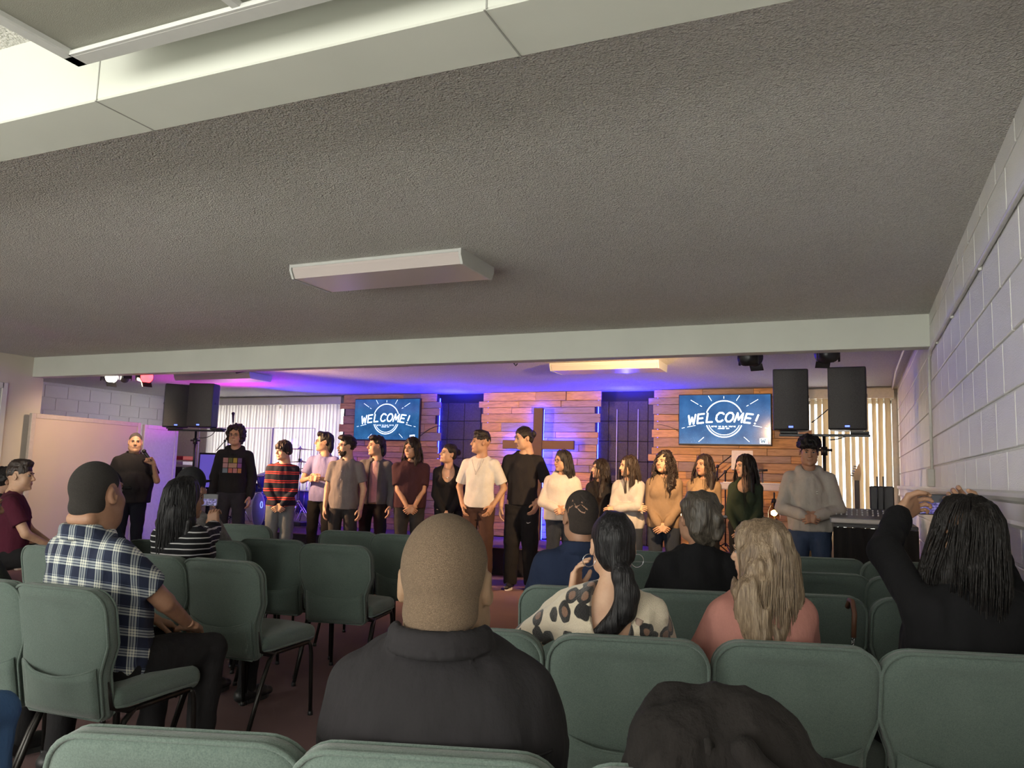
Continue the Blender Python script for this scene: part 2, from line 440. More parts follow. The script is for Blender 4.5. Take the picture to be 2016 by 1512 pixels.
def head_mesh(fem=False, full=1.0, big=0.0, smile=0.0, h=.005):
    s = SDF((-.11, -.13, -.19), (.11, .145, .14), h)
    s.ell((0, -.012, .030), (.076, .098, .094), k=.0)
    s.ell((0, .030, -.040), (.062*full, .066, .076), k=.03)
    s.ell((0, .050, -.090), (.034*full, .034, .030), k=.03)
    for sx in (-1, 1):
        s.ell((sx*.040*full, .056, -.036), (.026, .024, .028), k=.02)
        s.ell((sx*.046*full, .018, -.078), (.022*full, .040, .026), k=.03)
    s.cap((-.034, .082, .024), (.034, .082, .024), .010, k=.014)
    for sx in (-1, 1): s.ell((sx*.031, .098, .004), (.019, .013, .011), k=.010, op='s')
    s.cap((0, .092, .010), (0, .112, -.026), .0085, .0115, k=.010)
    for sx in (-1, 1): s.ell((sx*.0115, .102, -.031), (.009, .010, .0075), k=.006)
    s.ell((0, .090, -.062), (.024+.006*smile, .010, .0115), k=.008)
    s.cap((-.020-.006*smile, .088, -.062+.006*smile), (0, .101, -.064), .0022, k=.004, op='s')
    s.cap((.020+.006*smile, .088, -.062+.006*smile), (0, .101, -.064), .0022, k=.004, op='s')
    s.ell((0, .083, -.104), (.017, .014, .013), k=.014)
    for sx in (-1, 1):
        Mx = Euler((R(8), 0, R(-22*sx))).to_matrix()
        s.ell((sx*.079, -.012, -.004), (.0085, .019, .032), k=.006, M=Mx)
        s.ell((sx*.088, -.006, -.002), (.007, .011, .020), k=.005, M=Mx, op='s')
    nr = .050 if fem else .057+big*.010
    s.cap((0, -.022, -.06), (0, -.034, -.17), nr, nr+.003, k=.022)
    if big: s.ell((0, .03, -.112), (.052, .045, .03), k=.035); s.cap((-.035, -.085, -.075), (.035, -.085, -.075), .022, k=.03)
    return s.out()

def put_mark(soup, o, d, kind, size, parent):
    """a small printed emblem laid on the cloth where a ray meets it"""
    from mathutils.bvhtree import BVHTree
    P = np.concatenate(soup.p); Q = np.concatenate(soup.q); hit = BVHTree.FromPolygons([tuple(map(float, p)) for p in P], [tuple(map(int, q)) for q in Q]).ray_cast(o, d)
    if hit[0] is None: return
    n_ = -d; x_ = V(0, 0, 1).cross(n_).normalized(); z_ = V(0, 0, 1); c = hit[0]+n_*.004; b = MB()
    if kind == 'c': pts = [c+x_*(size*math.cos(R(a)))+z_*(size*math.sin(R(a))) for a in range(50, 320, 20)]
    else: pts = [c+x_*(size*u)+z_*(size*w_) for u, w_ in ((-1.2, .25), (-1.0, -.15), (-.5, -.35), (.2, -.1), (1.3, .45))]
    b.tube(pts, [size*.26]*len(pts) if kind == 'c' else [size*.12, size*.28, size*.28, size*.2, size*.04], 5, squash=.6); b.build('emblem', plain('emblem_white', (.70, .70, .68), .6), parent)
def head_soup(so, M, spec):
    """skin 0, lips 1, eye white 2, dark 3, brow 4"""
    p, q = head_mesh(spec.get('fem'), spec.get('full', 1.0), spec.get('big', 0.0), spec.get('smile', 0.0), spec.get('hh', .005))
    c = p[q].mean(1); lip = (c[:, 1] > .088) & (np.abs(c[:, 0]) < .026) & (np.abs(c[:, 2]+.063) < (.0095 if spec.get('fem') else .0075))
    so.add((p, q), np.where(lip, 1, 0), M)
    b = MB()
    for sx in (-1, 1): b.ball((sx*.031, .0790, .004), (.0130, .011, .0072), 10)
    so.mb(b, 2, M); b = MB()
    for sx in (-1, 1): b.ball((sx*.031+spec.get('gaze', 0)*.004, .0875, .004), (.0058, .0045, .006), 8)
    if spec.get('teeth'): b.ball((0, .0925, -.064), (.017, .006, .0085), 10)
    so.mb(b, 3, M); b = MB()
    for sx in (-1, 1):
        b.tube([(sx*.015, .0965, .0225), (sx*.030, .0945, .0275), (sx*.048, .078, .0215)], [.0032, .0038, .0018], 6, squash=1.2)
        b.tube([(sx*.0175, .0865, .005), (sx*.031, .0925, .0115), (sx*.0445, .080, .004)], [.0015, .002, .0012], 5)
    so.mb(b, 4, M)
    if spec.get('teeth'):
        b = MB(); b.ball((0, .094, -.060), (.013, .005, .0032), 8); so.mb(b, 2, M)

def hair_sdf(style, spec):
    """hair in head coordinates"""
    h = spec.get('hairh', .0065); sd = spec.get('seed', 1); rnd = random.Random(sd)
    low = {'long': -.56, 'wavy': -.50, 'curlylong': -.48, 'bob': -.26, 'pony': -.42}.get(style, -.20)
    s = SDF((-.19, -.25, low), (.19, .15, .22), h)
    def cut(zf=.062, tilt=.35, side=-.012):
        # open the face: remove a box region in front
        s.box((0, .115, zf-.155), (.068, .062, .155), .03, k=.02, op='s')
    if style == 'buzz':
        s.ell((0, -.014, .033), (.0772, .0980, .0948), k=0); s.ell((0, -.050, -.036), (.0665, .0640, .062), k=.012); s.box((0, .12, -.10), (.12, .075, .135), .03, k=.01, op='s')
        s.box((0, -.02, -.18), (.2, .2, .115), .03, k=.02, op='s')
        for sx in (-1, 1): s.ell((sx*.085, -.008, -.004), (.03, .028, .045), k=.008, op='s')
        if spec.get('groove'):
            for q in range(11):
                a, e = rnd.uniform(.3, 2.84), rnd.uniform(.15, 1.0); pr_ = None
                for st_ in range(5):
                    p = V(.078*math.cos(a)*math.cos(e), -.014-.099*math.sin(a)*math.cos(e), .033+.096*math.sin(e))
                    if pr_ is not None: s.cap(pr_, p, .0042, k=.001, op='s')
                    pr_ = p; a += rnd.choice((-.22, .22, .05)); e += rnd.choice((-.16, .16, .05))
    elif style == 'fade':
        s.ell((0, -.012, .040), (.0785, .101, .0965), k=0); s.ell((0, .045, .112), (.060, .050, .030), k=.03); s.ell((0, -.01, .112), (.066, .075, .034), k=.03)
        s.box((0, .13, -.09), (.12, .075, .135), .03, k=.01, op='s'); s.box((0, -.02, -.17), (.2, .2, .125), .01, k=.01, op='s')
        for sx in (-1, 1): s.ell((sx*.087, -.006, -.006), (.03, .03, .045), k=.008, op='s')
        s.noise(.007, (80, 25, 40), sd)
    elif style == 'short':
        s.ell((0, -.014, .042), (.087, .108, .102), k=0); s.ell((.01, .055, .105), (.062, .05, .034), k=.03)
        cut(.075); s.box((0, -.02, -.19), (.2, .2, .125), .01, k=.01, op='s')
        for sx in (-1, 1): s.ell((sx*.090, .004, -.012), (.028, .034, .045), k=.008, op='s')
        s.noise(.010, (70, 22, 40), sd); s.noise(.006, (25, 20, 20), sd+3)
    elif style == 'mullet':
        s.ell((0, -.020, .040), (.086, .108, .100), k=0); s.ell((-.01, .050, .105), (.064, .050, .034), k=.03)
        s.ell((0, -.080, -.055), (.075, .050, .085), k=.03)
        cut(.072)
        for sx in (-1, 1): s.ell((sx*.090, .006, -.012), (.028, .034, .045), k=.008, op='s')
        s.noise(.010, (50, 50, 16), sd)
    elif style == 'mop':
        for i in range(70):
            a = rnd.uniform(0, 2*PI); e = rnd.uniform(.05, 1); r_ = .086
            c = V(r_*math.cos(a)*math.sqrt(1-e*e), .105*math.sin(a)*math.sqrt(1-e*e)-.005, .048+.095*e)
            s.ell(c, (.027, .027, .025), k=.008)
        s.ell((0, -.010, .055), (.088, .104, .095), k=.01)
        s.box((0, .13, -.075), (.12, .085, .105), .03, k=.01, op='s')
        s.box((0, -.02, -.16), (.2, .2, .135), .01, k=.01, op='s')
        s.noise(.012, 55, sd)
    elif style == 'bowl':
        s.ell((0, -.004, .046), (.092, .114, .100), k=0); s.ell((0, -.03, .0), (.090, .095, .075), k=.02)
        s.box((0, .125, -.092), (.060, .075, .125), .03, k=.012, op='s')
        s.box((0, -.02, -.20), (.2, .2, .140), .01, k=.01, op='s'); s.noise(.011, (65, 65, 14), sd)
    elif style == 'curly':
        for i in range(120):
            a = rnd.uniform(0, 2*PI); e = rnd.uniform(-.95, 1); w = math.sqrt(max(0, 1-(e*.9)**2)); c = V(.100*math.cos(a)*w, .112*math.sin(a)*w-.012, .018+.110*e)
            if c.y > .045 and c.z < .055: continue
            s.ell(c, (.026, .026, .025), k=.010)
        s.ell((0, -.03, .02), (.092, .095, .110), k=.02); cut(.062); s.noise(.014, 48, sd)
    elif style in ('bun', 'pulled'):
        s.ell((0, -.014, .034), (.0815, .103, .099), k=0); s.ell((0, -.065, -.02), (.062, .045, .05), k=.03)
        s.box((0, .12, -.095), (.066, .085, .150), .04, k=.02, op='s')
        for sx in (-1, 1): s.ell((sx*.088, .0, -.022), (.026, .032, .038), k=.008, op='s')
        s.box((0, .03, -.19), (.2, .09, .125), .01, k=.01, op='s')
        if style == 'bun': s.ell((0, -.118, .030), (.046, .038, .046), k=.012)
        s.noise(.006, (60, 20, 40), sd)
    elif style == 'clip':
        s.ell((0, -.018, .030), (.089, .108, .102), k=0); s.ell((0, -.070, -.045), (.082, .055, .075), k=.03); s.ell((.035, -.11, -.02), (.035, .025, .06), k=.02)
        cut(.07); s.box((0, .06, -.16), (.2, .09, .125), .02, k=.01, op='s')
        for sx in (-1, 1): s.ell((sx*.092, .02, -.030), (.026, .032, .045), k=.008, op='s')
        s.noise(.010, (50, 18, 30), sd); s.noise(.008, (20, 20, 20), sd+2)
    elif style == 'pony':
        s.ell((0, -.014, .034), (.082, .104, .100), k=0); s.ell((0, -.055, -.030), (.068, .055, .055), k=.03)
        s.box((0, .12, -.095), (.066, .085, .150), .04, k=.02, op='s')
        for sx in (-1, 1): s.ell((sx*.090, .004, -.022), (.026, .032, .038), k=.008, op='s')
        s.box((0, .03, -.19), (.2, .09, .125), .01, k=.01, op='s')
        dx = spec.get('ponyx', 0)
        pts = [V(0, -.100, -.045), V(.022, -.122, -.09), V(.034, -.130, -.15), V(.022, -.134, -.21), V(-.020, -.134, -.26), V(-.075, -.125, -.29)]
        rr = [.026, .038, .044, .044, .036, .016]
        for i in range(5): s.cap(pts[i], pts[i+1], rr[i], rr[i+1], k=.012, flat=((0, 1, 0), .75))
        s.noise(.006, (60, 20, 14), sd)
    elif style in ('long', 'wavy', 'curlylong', 'bob'):
        full = {'long': 1.0, 'wavy': 1.1, 'curlylong': 1.25, 'bob': 1.0}[style]*spec.get('hairw', 1.0); lo = spec.get('hairlow', low+.05)
        s.ell((0, -.014, .036), (.086+.006*(full-1)*5, .107, .101), k=0)
        s.ell((0, -.035, -.05), (.092*full, .082, .12), k=.03)
        for sx in (-1, 1):
            s.cap((sx*.066, .0, .01), (sx*.082*full, -.010, -.12), .030, .034, k=.03)
            s.cap((sx*.082*full, -.010, -.12), (sx*.094*full, .022 if spec.get('front', 1) else -.06, lo*.72), .036*full, .036*full, k=.03)
            s.cap((sx*.094*full, .022 if spec.get('front', 1) else -.06, lo*.72), (sx*.082*full, .045 if spec.get('front', 1) else -.08, lo), .036*full, .014, k=.03)
        s.cap((-.03*full, -.08, -.08), (-.035*full, -.105, lo*.86), .062, .040*full, k=.04, flat=((0, 1, 0), .7)); s.cap((.03*full, -.08, -.08), (.035*full, -.105, lo*.92), .062, .040*full, k=.04, flat=((0, 1, 0), .7))
        s.box((0, .125, -.115), (.050, .085, .175), .04, k=.02, op='s')
        s.box((0, .09, -.33), (.045, .12, .19), .03, k=.02, op='s')
        if style == 'long': s.noise(.010, (55, 55, 4), sd); s.noise(.008, (18, 18, 5), sd+1)
        elif style == 'curlylong': s.noise(.022, (26, 26, 20), sd); s.noise(.012, (60, 60, 40), sd+4)
        else: s.noise(.013, (36, 36, 11), sd); s.noise(.008, (60, 60, 12), sd+1)
    elif style == 'cap':
        s.ell((0, -.010, .038), (.086, .108, .102), k=0); s.plane((0, 0, -1), .012)
        s.ell((0, .125, .025), (.062, .060, .008), k=.006)
    return s.out()

def cyl_pt(p, c, ax):
    return p
DARK = (.006, .005, .005)
def person(name_label, loc, yaw, H=1.72, sit=False, w=1.0, belly=0.0, fem=False, skin_c=(.50, .30, .19), hair='short', hair_c=(.012, .009, .008), hair_hi=None,
           arms=('down', 'down'), hands=None, head_yaw=0.0, head_pitch=0.0, head_roll=0.0, lean=0.0, side=0.0, twist=0.0, top='tee', top_m=None, under=None,
           bottom_m=None, shoe_m=None, seat_h=.46, knees=.0, leg_ang=0.0, vox=.011, folds=1.0, spec=None, group=None, wrists=None, poles=None, grips=None,
           glasses=False, beard=None, legs=True, extra=None, hip_back=0.0):
    """a person facing local +Y with the feet (or the hips, when seated) over the origin"""
    sp = dict(spec or {}); sp['fem'] = fem; s = H/1.75; rnd = random.Random(sp.get('seed', 1))
    # ---- joints
    pz = (seat_h+.095) if sit else .95*s
    pel = V(0, hip_back, pz)
    T = Matrix.Translation(pel) @ Euler((R(-lean), R(side), 0)).to_matrix().to_4x4() @ Matrix.Rotation(R(twist), 4, 'Z')
    def t(x, y, z): return T @ V(x*s, y*s, z*s)            # torso coordinates (pelvis origin), metres at H = 1.75
    TR = T.to_3x3(); sw = .160*(.90 if fem else 1.0)*(.70+.30*w)
    neck0 = t(0, -.015, .50); hd = sp.get('hd', .022 if sit else .006); skull = t(0, .012+sp.get('hf', .012 if sit else 0), .668-hd); hs = sp.get('hs', 1.0)*.995; hz_ = hs
    sh = {1: t(sw, -.015, .418), -1: t(-sw, -.015, .418)}
    hipx = .088*(.9+.1*w); hips = {g: V(g*hipx*s, pel.y, pz-.02) for g in (1, -1)}
    kn = {}; an = {}
    for g in (1, -1):
        if sit:
            a = R(leg_ang*g+knees*g)
            kn[g] = hips[g]+V(math.sin(R(8+knees)*1.0)*g*.42*s, math.cos(R(8+knees))*.43*s, .0)
            kn[g].z = max(.50*s, seat_h+.06); an[g] = V(kn[g].x+.01*g, kn[g].y-.03+leg_ang*.01, .085)
        else:
            st = 1.0+knees
            kn[g] = V(g*.098*s*st, .015, .50*s); an[g] = V(g*.108*s*st, -.01, .085*s)
    L1, L2 = .285*s, .255*s
    el = {}; wr = {}
    for g, pose in ((1, arms[0]), (-1, arms[1])):
        P = {'down': (V(g*(sw+.055+belly*.3)*s, .05, 0)+V(0, 0, 0), .365-.44), 'x': None}
        if wrists and wrists.get(g) is not None:
            tgt = (Matrix.Translation(loc) @ Matrix.Rotation(R(yaw), 4, 'Z')).inverted() @ wrists[g][1] if wrists[g][0] == 'w' else T @ (V(wrists[g])*s); pole = TR @ V(poles[g] if poles and g in poles else (g*.8, -.6, -.5))
        else:
            tb = {'down': ((sw+.062+belly*.25, .045, -.095), (.5, -1, 0)), 'pocket': ((sw+.015, .055, -.045), (1, -1, 0)),
                  'clasp': ((.040, .185+belly*.7, -.045), (1, -.6, 0)), 'clasph': ((.045, .205+belly, .09), (1, -.5, -.4)), 'chest': ((.045, .25+belly, .20), (1, -.5, -.8)),
                  'cross': ((-.115, .165, .175), (1, .35, -.6)), 'cross2': ((-.10, .200, .150), (1, .35, -.6)), 'mic': ((.10, .235, .475), (.9, .1, -.9)),
                  'lap': ((.09, .30, .06), (1, -.5, -.3)), 'chin': ((.06, .16, .50), (1, .3, -1)), 'knee': ((.12, .34, .04), (1, -.4, -.2))}[pose]
            tgt = t(tb[0][0]*g, tb[0][1], tb[0][2]); pole = TR @ V(tb[1][0]*g, tb[1][1], tb[1][2])
        el[g], wr[g] = ik(sh[g], tgt, L1, L2, pole)
    HM = Matrix.Translation(skull) @ (TR @ Euler((R(head_pitch), R(head_roll), R(head_yaw)), 'YXZ').to_matrix()).to_4x4() @ Matrix.Diagonal((s*hs, s*hs, s*hs, 1))
    lo = [-.62, -.45, -.02]; hi = [.62, .75, pz+.62*s]
    allp = list(sh.values())+list(el.values())+list(wr.values())+list(kn.values())+list(an.values())+[skull, pel]
    lo = [min(p[i] for p in allp)-.24 for i in range(3)]; hi = [max(p[i] for p in allp)+.24 for i in range(3)]; lo[2] = -.03
    hi[2] = max(hi[2]-.1, skull.z)
    f = 1.0; q3 = TR
    # ---- body
    wb = w; hb = belly
    def torso(S, off, k=.035):
        S.ell(t(0, -.012, .31), ((.146*wb+off), (.104*(.6+.4*wb)+off), .190*s+off), k=k, M=q3)
        S.ell(t(0, .004+hb*.55, .14), ((.132*wb+off+hb*.35), (.098*(.5+.5*wb)+off+hb*.7), .175*s+off), k=k+.02, M=q3)
        S.ell(t(0, -.008, .00), ((.158*(.75+.25*wb)+off+hb*.2), (.112+off+hb*.35), .125*s+off), k=k+.01, M=q3)
        S.cap(t(-sw*.80, -.02, .405), t(sw*.80, -.02, .405), .058*s+off*.6, k=k)
        S.cap(t(-.110, -.022, .428), t(0, -.028, .485), .036*s+off*.5, .044*s+off*.2, k=k); S.cap(t(.110, -.022, .428), t(0, -.028, .485), .036*s+off*.5, .044*s+off*.2, k=k)
        if fem:
            for g in (1, -1): S.ell(t(g*.072, .072, .315), (.062*w+off*.6, .055*w+off*.6, .062+off*.6), k=.03, M=q3)
        if not fem and w > 1.15:
            for g in (1, -1): S.ell(t(g*.082, .070, .33), (.07+off, .04+off, .06+off), k=.04, M=q3)
    so = Soup()
    B = SDF(lo, hi, max(vox, .011)); torso(B, 0.0)
    aw = .85+.15*w if w < 1.4 else 1.02
    if fem: aw *= .90
    B.cap(neck0-V(0, 0, .03), HM @ V(0, -.03, -.10), .054*s if not fem else .047*s, k=.03)
    for g in (1, -1):
        B.cap(sh[g], el[g], .048*aw*s, .038*aw*s, k=.03); B.cap(el[g], wr[g], .037*aw*s, .0245*s, k=.012)
        if legs:
            B.cap(hips[g], kn[g], .078*s*(.8+.2*w), .052*s, k=.04); B.cap(kn[g], an[g], .050*s, .036*s, k=.02)
            B.cap(an[g]-V(0, 0, .03), an[g]+V(0, .10, -.045), .026, .020, k=.02)
    so.add(B.out(), 0)
    hk = hands or ('relax', 'relax')
    for g, kd in ((1, hk[0]), (-1, hk[1])):
        if kd is None: continue
        d = (wr[g]-el[g]).normalized(); z = V(g, 0, 0)
        pose = arms[0] if g == 1 else arms[1]
        if grips and g in grips: y_, z_ = (TR @ V(grips[g][0])), (TR @ V(grips[g][1]))
        elif pose in ('clasp', 'clasph', 'chest'): y_ = d*.6+TR @ V(-g*.9, .15, -.25); z_ = TR @ V(g*.15, 1, .15)
        elif pose == 'mic': y_ = TR @ V(-g*.5, .1, .8); z_ = TR @ V(g*1, .5, 0)
        elif pose in ('cross', 'cross2'): y_, z_ = d, TR @ V(0, 1, .4)
        elif pose in ('lap', 'knee'): y_, z_ = d+TR @ V(-g*.3, .2, 0), TR @ V(0, .3, 1)
        elif pose == 'chin': y_, z_ = TR @ V(-g*.2, .1, 1), TR @ V(g*1, .2, .1)
        else: y_, z_ = d, TR @ V(g*1, .15, 0)
        # the thumb points forward / up: choose the mirrored hand accordingly
        F = frame(y_, z_); sd = 1 if g == -1 else -1
        if grips and g in grips and len(grips[g]) > 2: sd *= grips[g][2]
        M = Matrix.Translation(wr[g]) @ F.to_4x4() @ Matrix.Diagonal((s, s, s, 1))
        so.add(hand(kd, sd), 0, M)
    head_soup(so, HM, sp)
    sk = skin('skin_%02d%02d%02d' % tuple(int(c*99) for c in skin_c), skin_c)
    lipc = (skin_c[0]*.80, skin_c[1]*(.52 if fem else .68), skin_c[2]*(.52 if fem else .68))
    mats = [sk, plain('lips_%02d%02d' % (int(lipc[0]*99), int(lipc[1]*99)), lipc, .45), plain('eye_white', (.34, .31, .28), .4), plain('eye_dark', (.012, .008, .006), .2), plain('brow_%02d' % int(hair_c[0]*500), tuple(x*.9 for x in hair_c), .8)]
    root = so.build('person', mats, None, label=name_label, cat='person', group=group)
    root.location = loc; root.rotation_euler = (0, 0, R(yaw))
    # ---- hair
    if hair and hair != 'bald':
        hs = Soup().add(hair_sdf(hair, sp), 0, HM)
        hc = 'hair_%03d%03d_%s' % (int(hair_c[0]*999), int(hair_c[1]*999), hair if hair in ('buzz', 'fade', 'cap', 'curly', 'mop') else 'x%d' % sp.get('hscale', 110))
        hm = cloth('cap_cloth', (.02, .02, .022)) if hair == 'cap' else hairmat(hc, hair_c, hair_hi, stretch=(1, 1, 1) if hair in ('buzz', 'curly', 'mop') else (1, 1, .09), rough=.95 if hair == 'buzz' else .45, scale=750 if hair == 'buzz' else sp.get('hscale', 110))
        hs.build('cap' if hair == 'cap' else 'hair', hm, root)
        nl = sp.get('locks', 0)
        if nl:
            lk = MB(); lo_ = sp.get('hairlow', {'long': -.51, 'wavy': -.45, 'curlylong': -.43, 'bob': -.21}.get(hair, -.4)); fu = {'curlylong': 1.25, 'wavy': 1.1}.get(hair, 1.0)*sp.get('hairw', 1.0)
            for i in range(nl):
                a = rnd.uniform(-.28*PI, 1.28*PI) if sp.get('front', 1) else rnd.uniform(-.10*PI, 1.10*PI)   # angle round the back of the head
                ca, sa = math.cos(a), -math.sin(a); L = lo_*rnd.uniform(.75, 1.06); n_ = 9; pts = []; ph = rnd.uniform(0, 6); am = {'wavy': .010, 'curlylong': .018}.get(hair, .004)
                for j in range(n_+1):
                    u = j/n_
                    if u < .30:
                        e = (1-u/.30)*PI*.40; pts.append(V(ca*.090*math.cos(e), sa*.110*math.cos(e)-.014, .036+.103*math.sin(e)))
                    else:
                        z = .036+(L-.036)*((u-.30)/.70); gr = min(1, (.036-z)/.16)
                        x_ = ca*(.090+.032*fu*gr); y_ = sa*(.110+.012*gr)-.014+ (.03*gr if sa > -.25 and sp.get('front', 1) else -.01*gr)
                        pts.append(V(x_+am*math.sin(j*1.5+ph), y_+am*math.cos(j*1.3+ph), z))
                r0 = rnd.uniform(.0028, .0055)*sp.get('lockr', 1.0); lk.tube(pts, [r0*(.6 if j == 0 else 1)*(1-.75*(j/n_)**3) for j in range(n_+1)], 5, cap=True, squash=.5)
            Soup().mb(lk, 0, HM).build('hair_locks', hm, root, kind='stuff')
    if beard:
        S = SDF((-.1, -.05, -.16), (.1, .15, .03), .005)
        S.ell((0, .0305, -.041), (.0630*sp.get('full', 1), .0680, .0775), k=0); S.ell((0, .052, -.092), (.037, .037, .033), k=.03)
        for sx in (-1, 1): S.ell((sx*.046, .018, -.078), (.025, .043, .029), k=.03)
        S.ell((0, .085, -.020), (.070, .075, .030), k=.008, op='s')
        if beard == 'light':
            for sx in (-1, 1): S.ell((sx*.058, .03, -.05), (.030, .08, .05), k=.008, op='s'); S.ell((0, .09, -.063), (.025, .05, .012), k=.006, op='s')
        S.ell((0, -.04, -.03), (.12, .075, .20), k=.01, op='s')
        S.cap((-.024, .090, -.056), (0, .103, -.047), .005, k=.004); S.cap((.024, .090, -.056), (0, .103, -.047), .005, k=.004)
        S.noise(.003, 120, 2); Soup().add(S.out(), 0, HM).build('beard', hairmat('beard_dark', (.02, .014, .011), None, rough=.8), root)
    if glasses:
        b = MB()
        for sx in (-1, 1):
            b.tube([V(sx*.032+.021*math.cos(a), .104-abs(.021*math.cos(a))*.15, .003+.017*math.sin(a)) for a in [2*PI*i/18 for i in range(18)]], .0016, 5, closed=True)
            b.tube([V(sx*.053, .100, .008), V(sx*.079, .05, .010), V(sx*.083, -.005, .012)], .0014, 5)
        b.tube([V(-.011, .106, .006), V(.011, .106, .006)], .002, 5); Soup().mb(b, 0, HM).build('glasses', plain('glasses_frame', (.02, .02, .022), .3, .2), root)
    # ---- top
    off = .015 if top != 'fit' else .007
    if top:
        hz = {'tee': -.06, 'long': -.055, 'hoodie': -.045, 'shirt': -.10, 'fit': -.04, 'jacket': -.07, 'open': -.05, 'suit': -.14, 'longsweater': -.08}.get(top, -.06)
        short = top in ('tee', 'shirt') ; loose = {'tee': .012, 'shirt': .012, 'hoodie': .020, 'jacket': .016, 'open': .014, 'long': .010, 'fit': .001, 'suit': .014, 'longsweater': .014}.get(top, .010)
        Sh = SDF(lo, hi, vox); torso(Sh, off+loose*.3)
        # loose drape from the chest to the hem
        if top != 'fit' and not sit:
            Sh.cap(t(0, .0, .30), t(0, hb*.45, hz-.20), (.150*wb+loose), (.146*(.7+.3*wb)+loose*1.6+hb*.35), k=.03, flat=(TR @ V(0, 1, 0), .70+min(.2, hb)))
        elif sit:
            Sh.cap(t(0, .0, .28), t(0, hb*.6, .02), (.150*wb+loose), (.148*wb+loose+hb*.3), k=.03, flat=(TR @ V(0, 1, 0), .74+min(.2, hb)))
        U = TR @ V(0, 0, 1); hc_ = t(0, 0, hz if not sit else max(hz, -.09))
        Sh.noise(.013*folds, (11, 11, 5), sp.get('seed', 1)); Sh.noise(.0075*folds, (26, 26, 9), sp.get('seed', 1)+5); Sh.D -= .0055*folds
        Sh.plane((-U.x, -U.y, -U.z), -(U.x*hc_.x+U.y*hc_.y+U.z*hc_.z))
        for g in (1, -1):
            r1 = (.060*aw+loose*.45)*s; r2 = (.048*aw+loose*.5)*s
            if short:
                e = sh[g]+(el[g]-sh[g])*(.80 if sp.get('oversize') else .68); Sl = SDF([min(sh[g][i], e[i])-.14 for i in range(3)], [max(sh[g][i], e[i])+.14 for i in range(3)], vox)
                Sl.cap(sh[g], el[g], r1, r2+.014, k=0, ends=(None, .80 if sp.get('oversize') else .68)); Sl.noise(.004*folds, (14, 14, 9), g+3)
                Soup  # sleeve is merged through the grid below
                Sh.cap(sh[g], el[g], r1, r2+.014, k=.022, ends=(None, .80 if sp.get('oversize') else .68))
            else:
                Sh.cap(sh[g], el[g], r1, r2+.004, k=.028); d = (wr[g]-el[g]); w1 = el[g]+d*.93
                Sh.cap(el[g], w1, r2+.004, (.034+loose*.35)*s, k=.015)
                if top in ('hoodie', 'longsweater', 'jacket'): Sh.cap(el[g]+d*.60, el[g]+d*.82, (.046+loose*.45)*s, (.044+loose*.45)*s, k=.012); Sh.cap(el[g]+d*.90, el[g]+d*1.0, (.036)*s, k=.003)
        if not short: Sh.noise(.0045*folds, (16, 16, 12), sp.get('seed', 1)+8, band=.03)
        # neckline
        if top in ('fit',) or sp.get('vneck'):
            vn = sp.get('vneck', .05); Sh.ell(t(0, .07, .50-vn*.3), (.085*s, .09, .05+vn), k=.01, M=q3, op='s')
            if sp.get('vback'): Sh.ell(t(0, -.12, .50), (.080*s, .10, .04+sp['vback']), k=.006, M=q3, op='s')
        elif not sp.get('coll'): Sh.ell(t(0, .022, .545), (.064*s, .070*s, .062*s), k=.008, M=q3, op='s')
        if sp.get('slot'):
            Sh.box(t(0, .17, .17), (sp['slot'], .125, .40), .02, k=.012, M=q3, op='s')
            I = SDF(lo, hi, vox); torso(I, .007); I.cap(t(0, .0, .30), t(0, hb*.45, hz+.02), .148*wb, .142*(.7+.3*wb), k=.03, flat=(TR @ V(0, 1, 0), .70)); I.noise(.006, (12, 12, 5), 4)
            I.plane((-U.x, -U.y, -U.z), -(U.x*hc_.x+U.y*hc_.y+U.z*hc_.z)-.02); I.ell(t(0, .022, .545), (.064*s, .070*s, .062*s), k=.008, M=q3, op='s'); Soup().add(I.out()).build('t_shirt', under, root)
        if top == 'hoodie':
            for i in range(10):
                a0 = PI*(.0+i/9*1.0)
                def rp(a): return t(.088*math.cos(a), -.010-.085*math.sin(a), .500+.018*math.sin(a))
                if i < 9: Sh.cap(rp(PI*i/9), rp(PI*(i+1)/9), .034*s, .034*s, k=.012)
            Sh.cap(t(.088, -.01, .500), t(.020, .090, .430), .030*s, .016*s, k=.012); Sh.cap(t(-.088, -.01, .500), t(-.020, .090, .430), .030*s, .016*s, k=.012)
            Sh.ell(t(0, -.120, .445), (.105*s, .050, .085), k=.03, M=q3)
            Sh.ell(t(0, .01, .58), (.058*s, .070*s, .085*s), k=.006, M=q3, op='s')
        if top in ('shirt', 'jacket', 'suit'):
            for i in range(26):
                a, b2 = [R(-62+304*j/26) for j in (i, i+1)]
                for zz, rr_ in ((.492, .078), (.515, .073), (.537-hd*.5, .069)):
                    rr_ = (rr_+sp.get('big', 0)*.012)*(1+(hz_-1)*.85); c0 = [t(rr_*math.cos(x), -.022-rr_*math.sin(x), zz+sp.get('coll', 0)+.012*math.sin(x)-(.022 if x < 0 or x > PI else 0)) for x in (a, b2)]
                    Sh.cap(c0[0], c0[1], .0135*s, .0135*s, k=.005)
            Sh.cap(t(0, -.022, .515+sp.get('coll', 0)*1.3), t(0, .012, .72), (.060+sp.get('big', 0)*.012)*s*(1+(hz_-1)*.85) if not fem else .05*s, .064*s*(1+(hz_-1)*.85), k=.002, op='s')
        ts = Soup().add(Sh.out(), 0)
        to = ts.build({'tee': 't_shirt', 'shirt': 'shirt', 'long': 'sweater', 'hoodie': 'hoodie', 'fit': 'top', 'jacket': 'jacket', 'open': 'hoodie', 'suit': 'suit_jacket', 'longsweater': 'sweater'}[top], top_m, root)
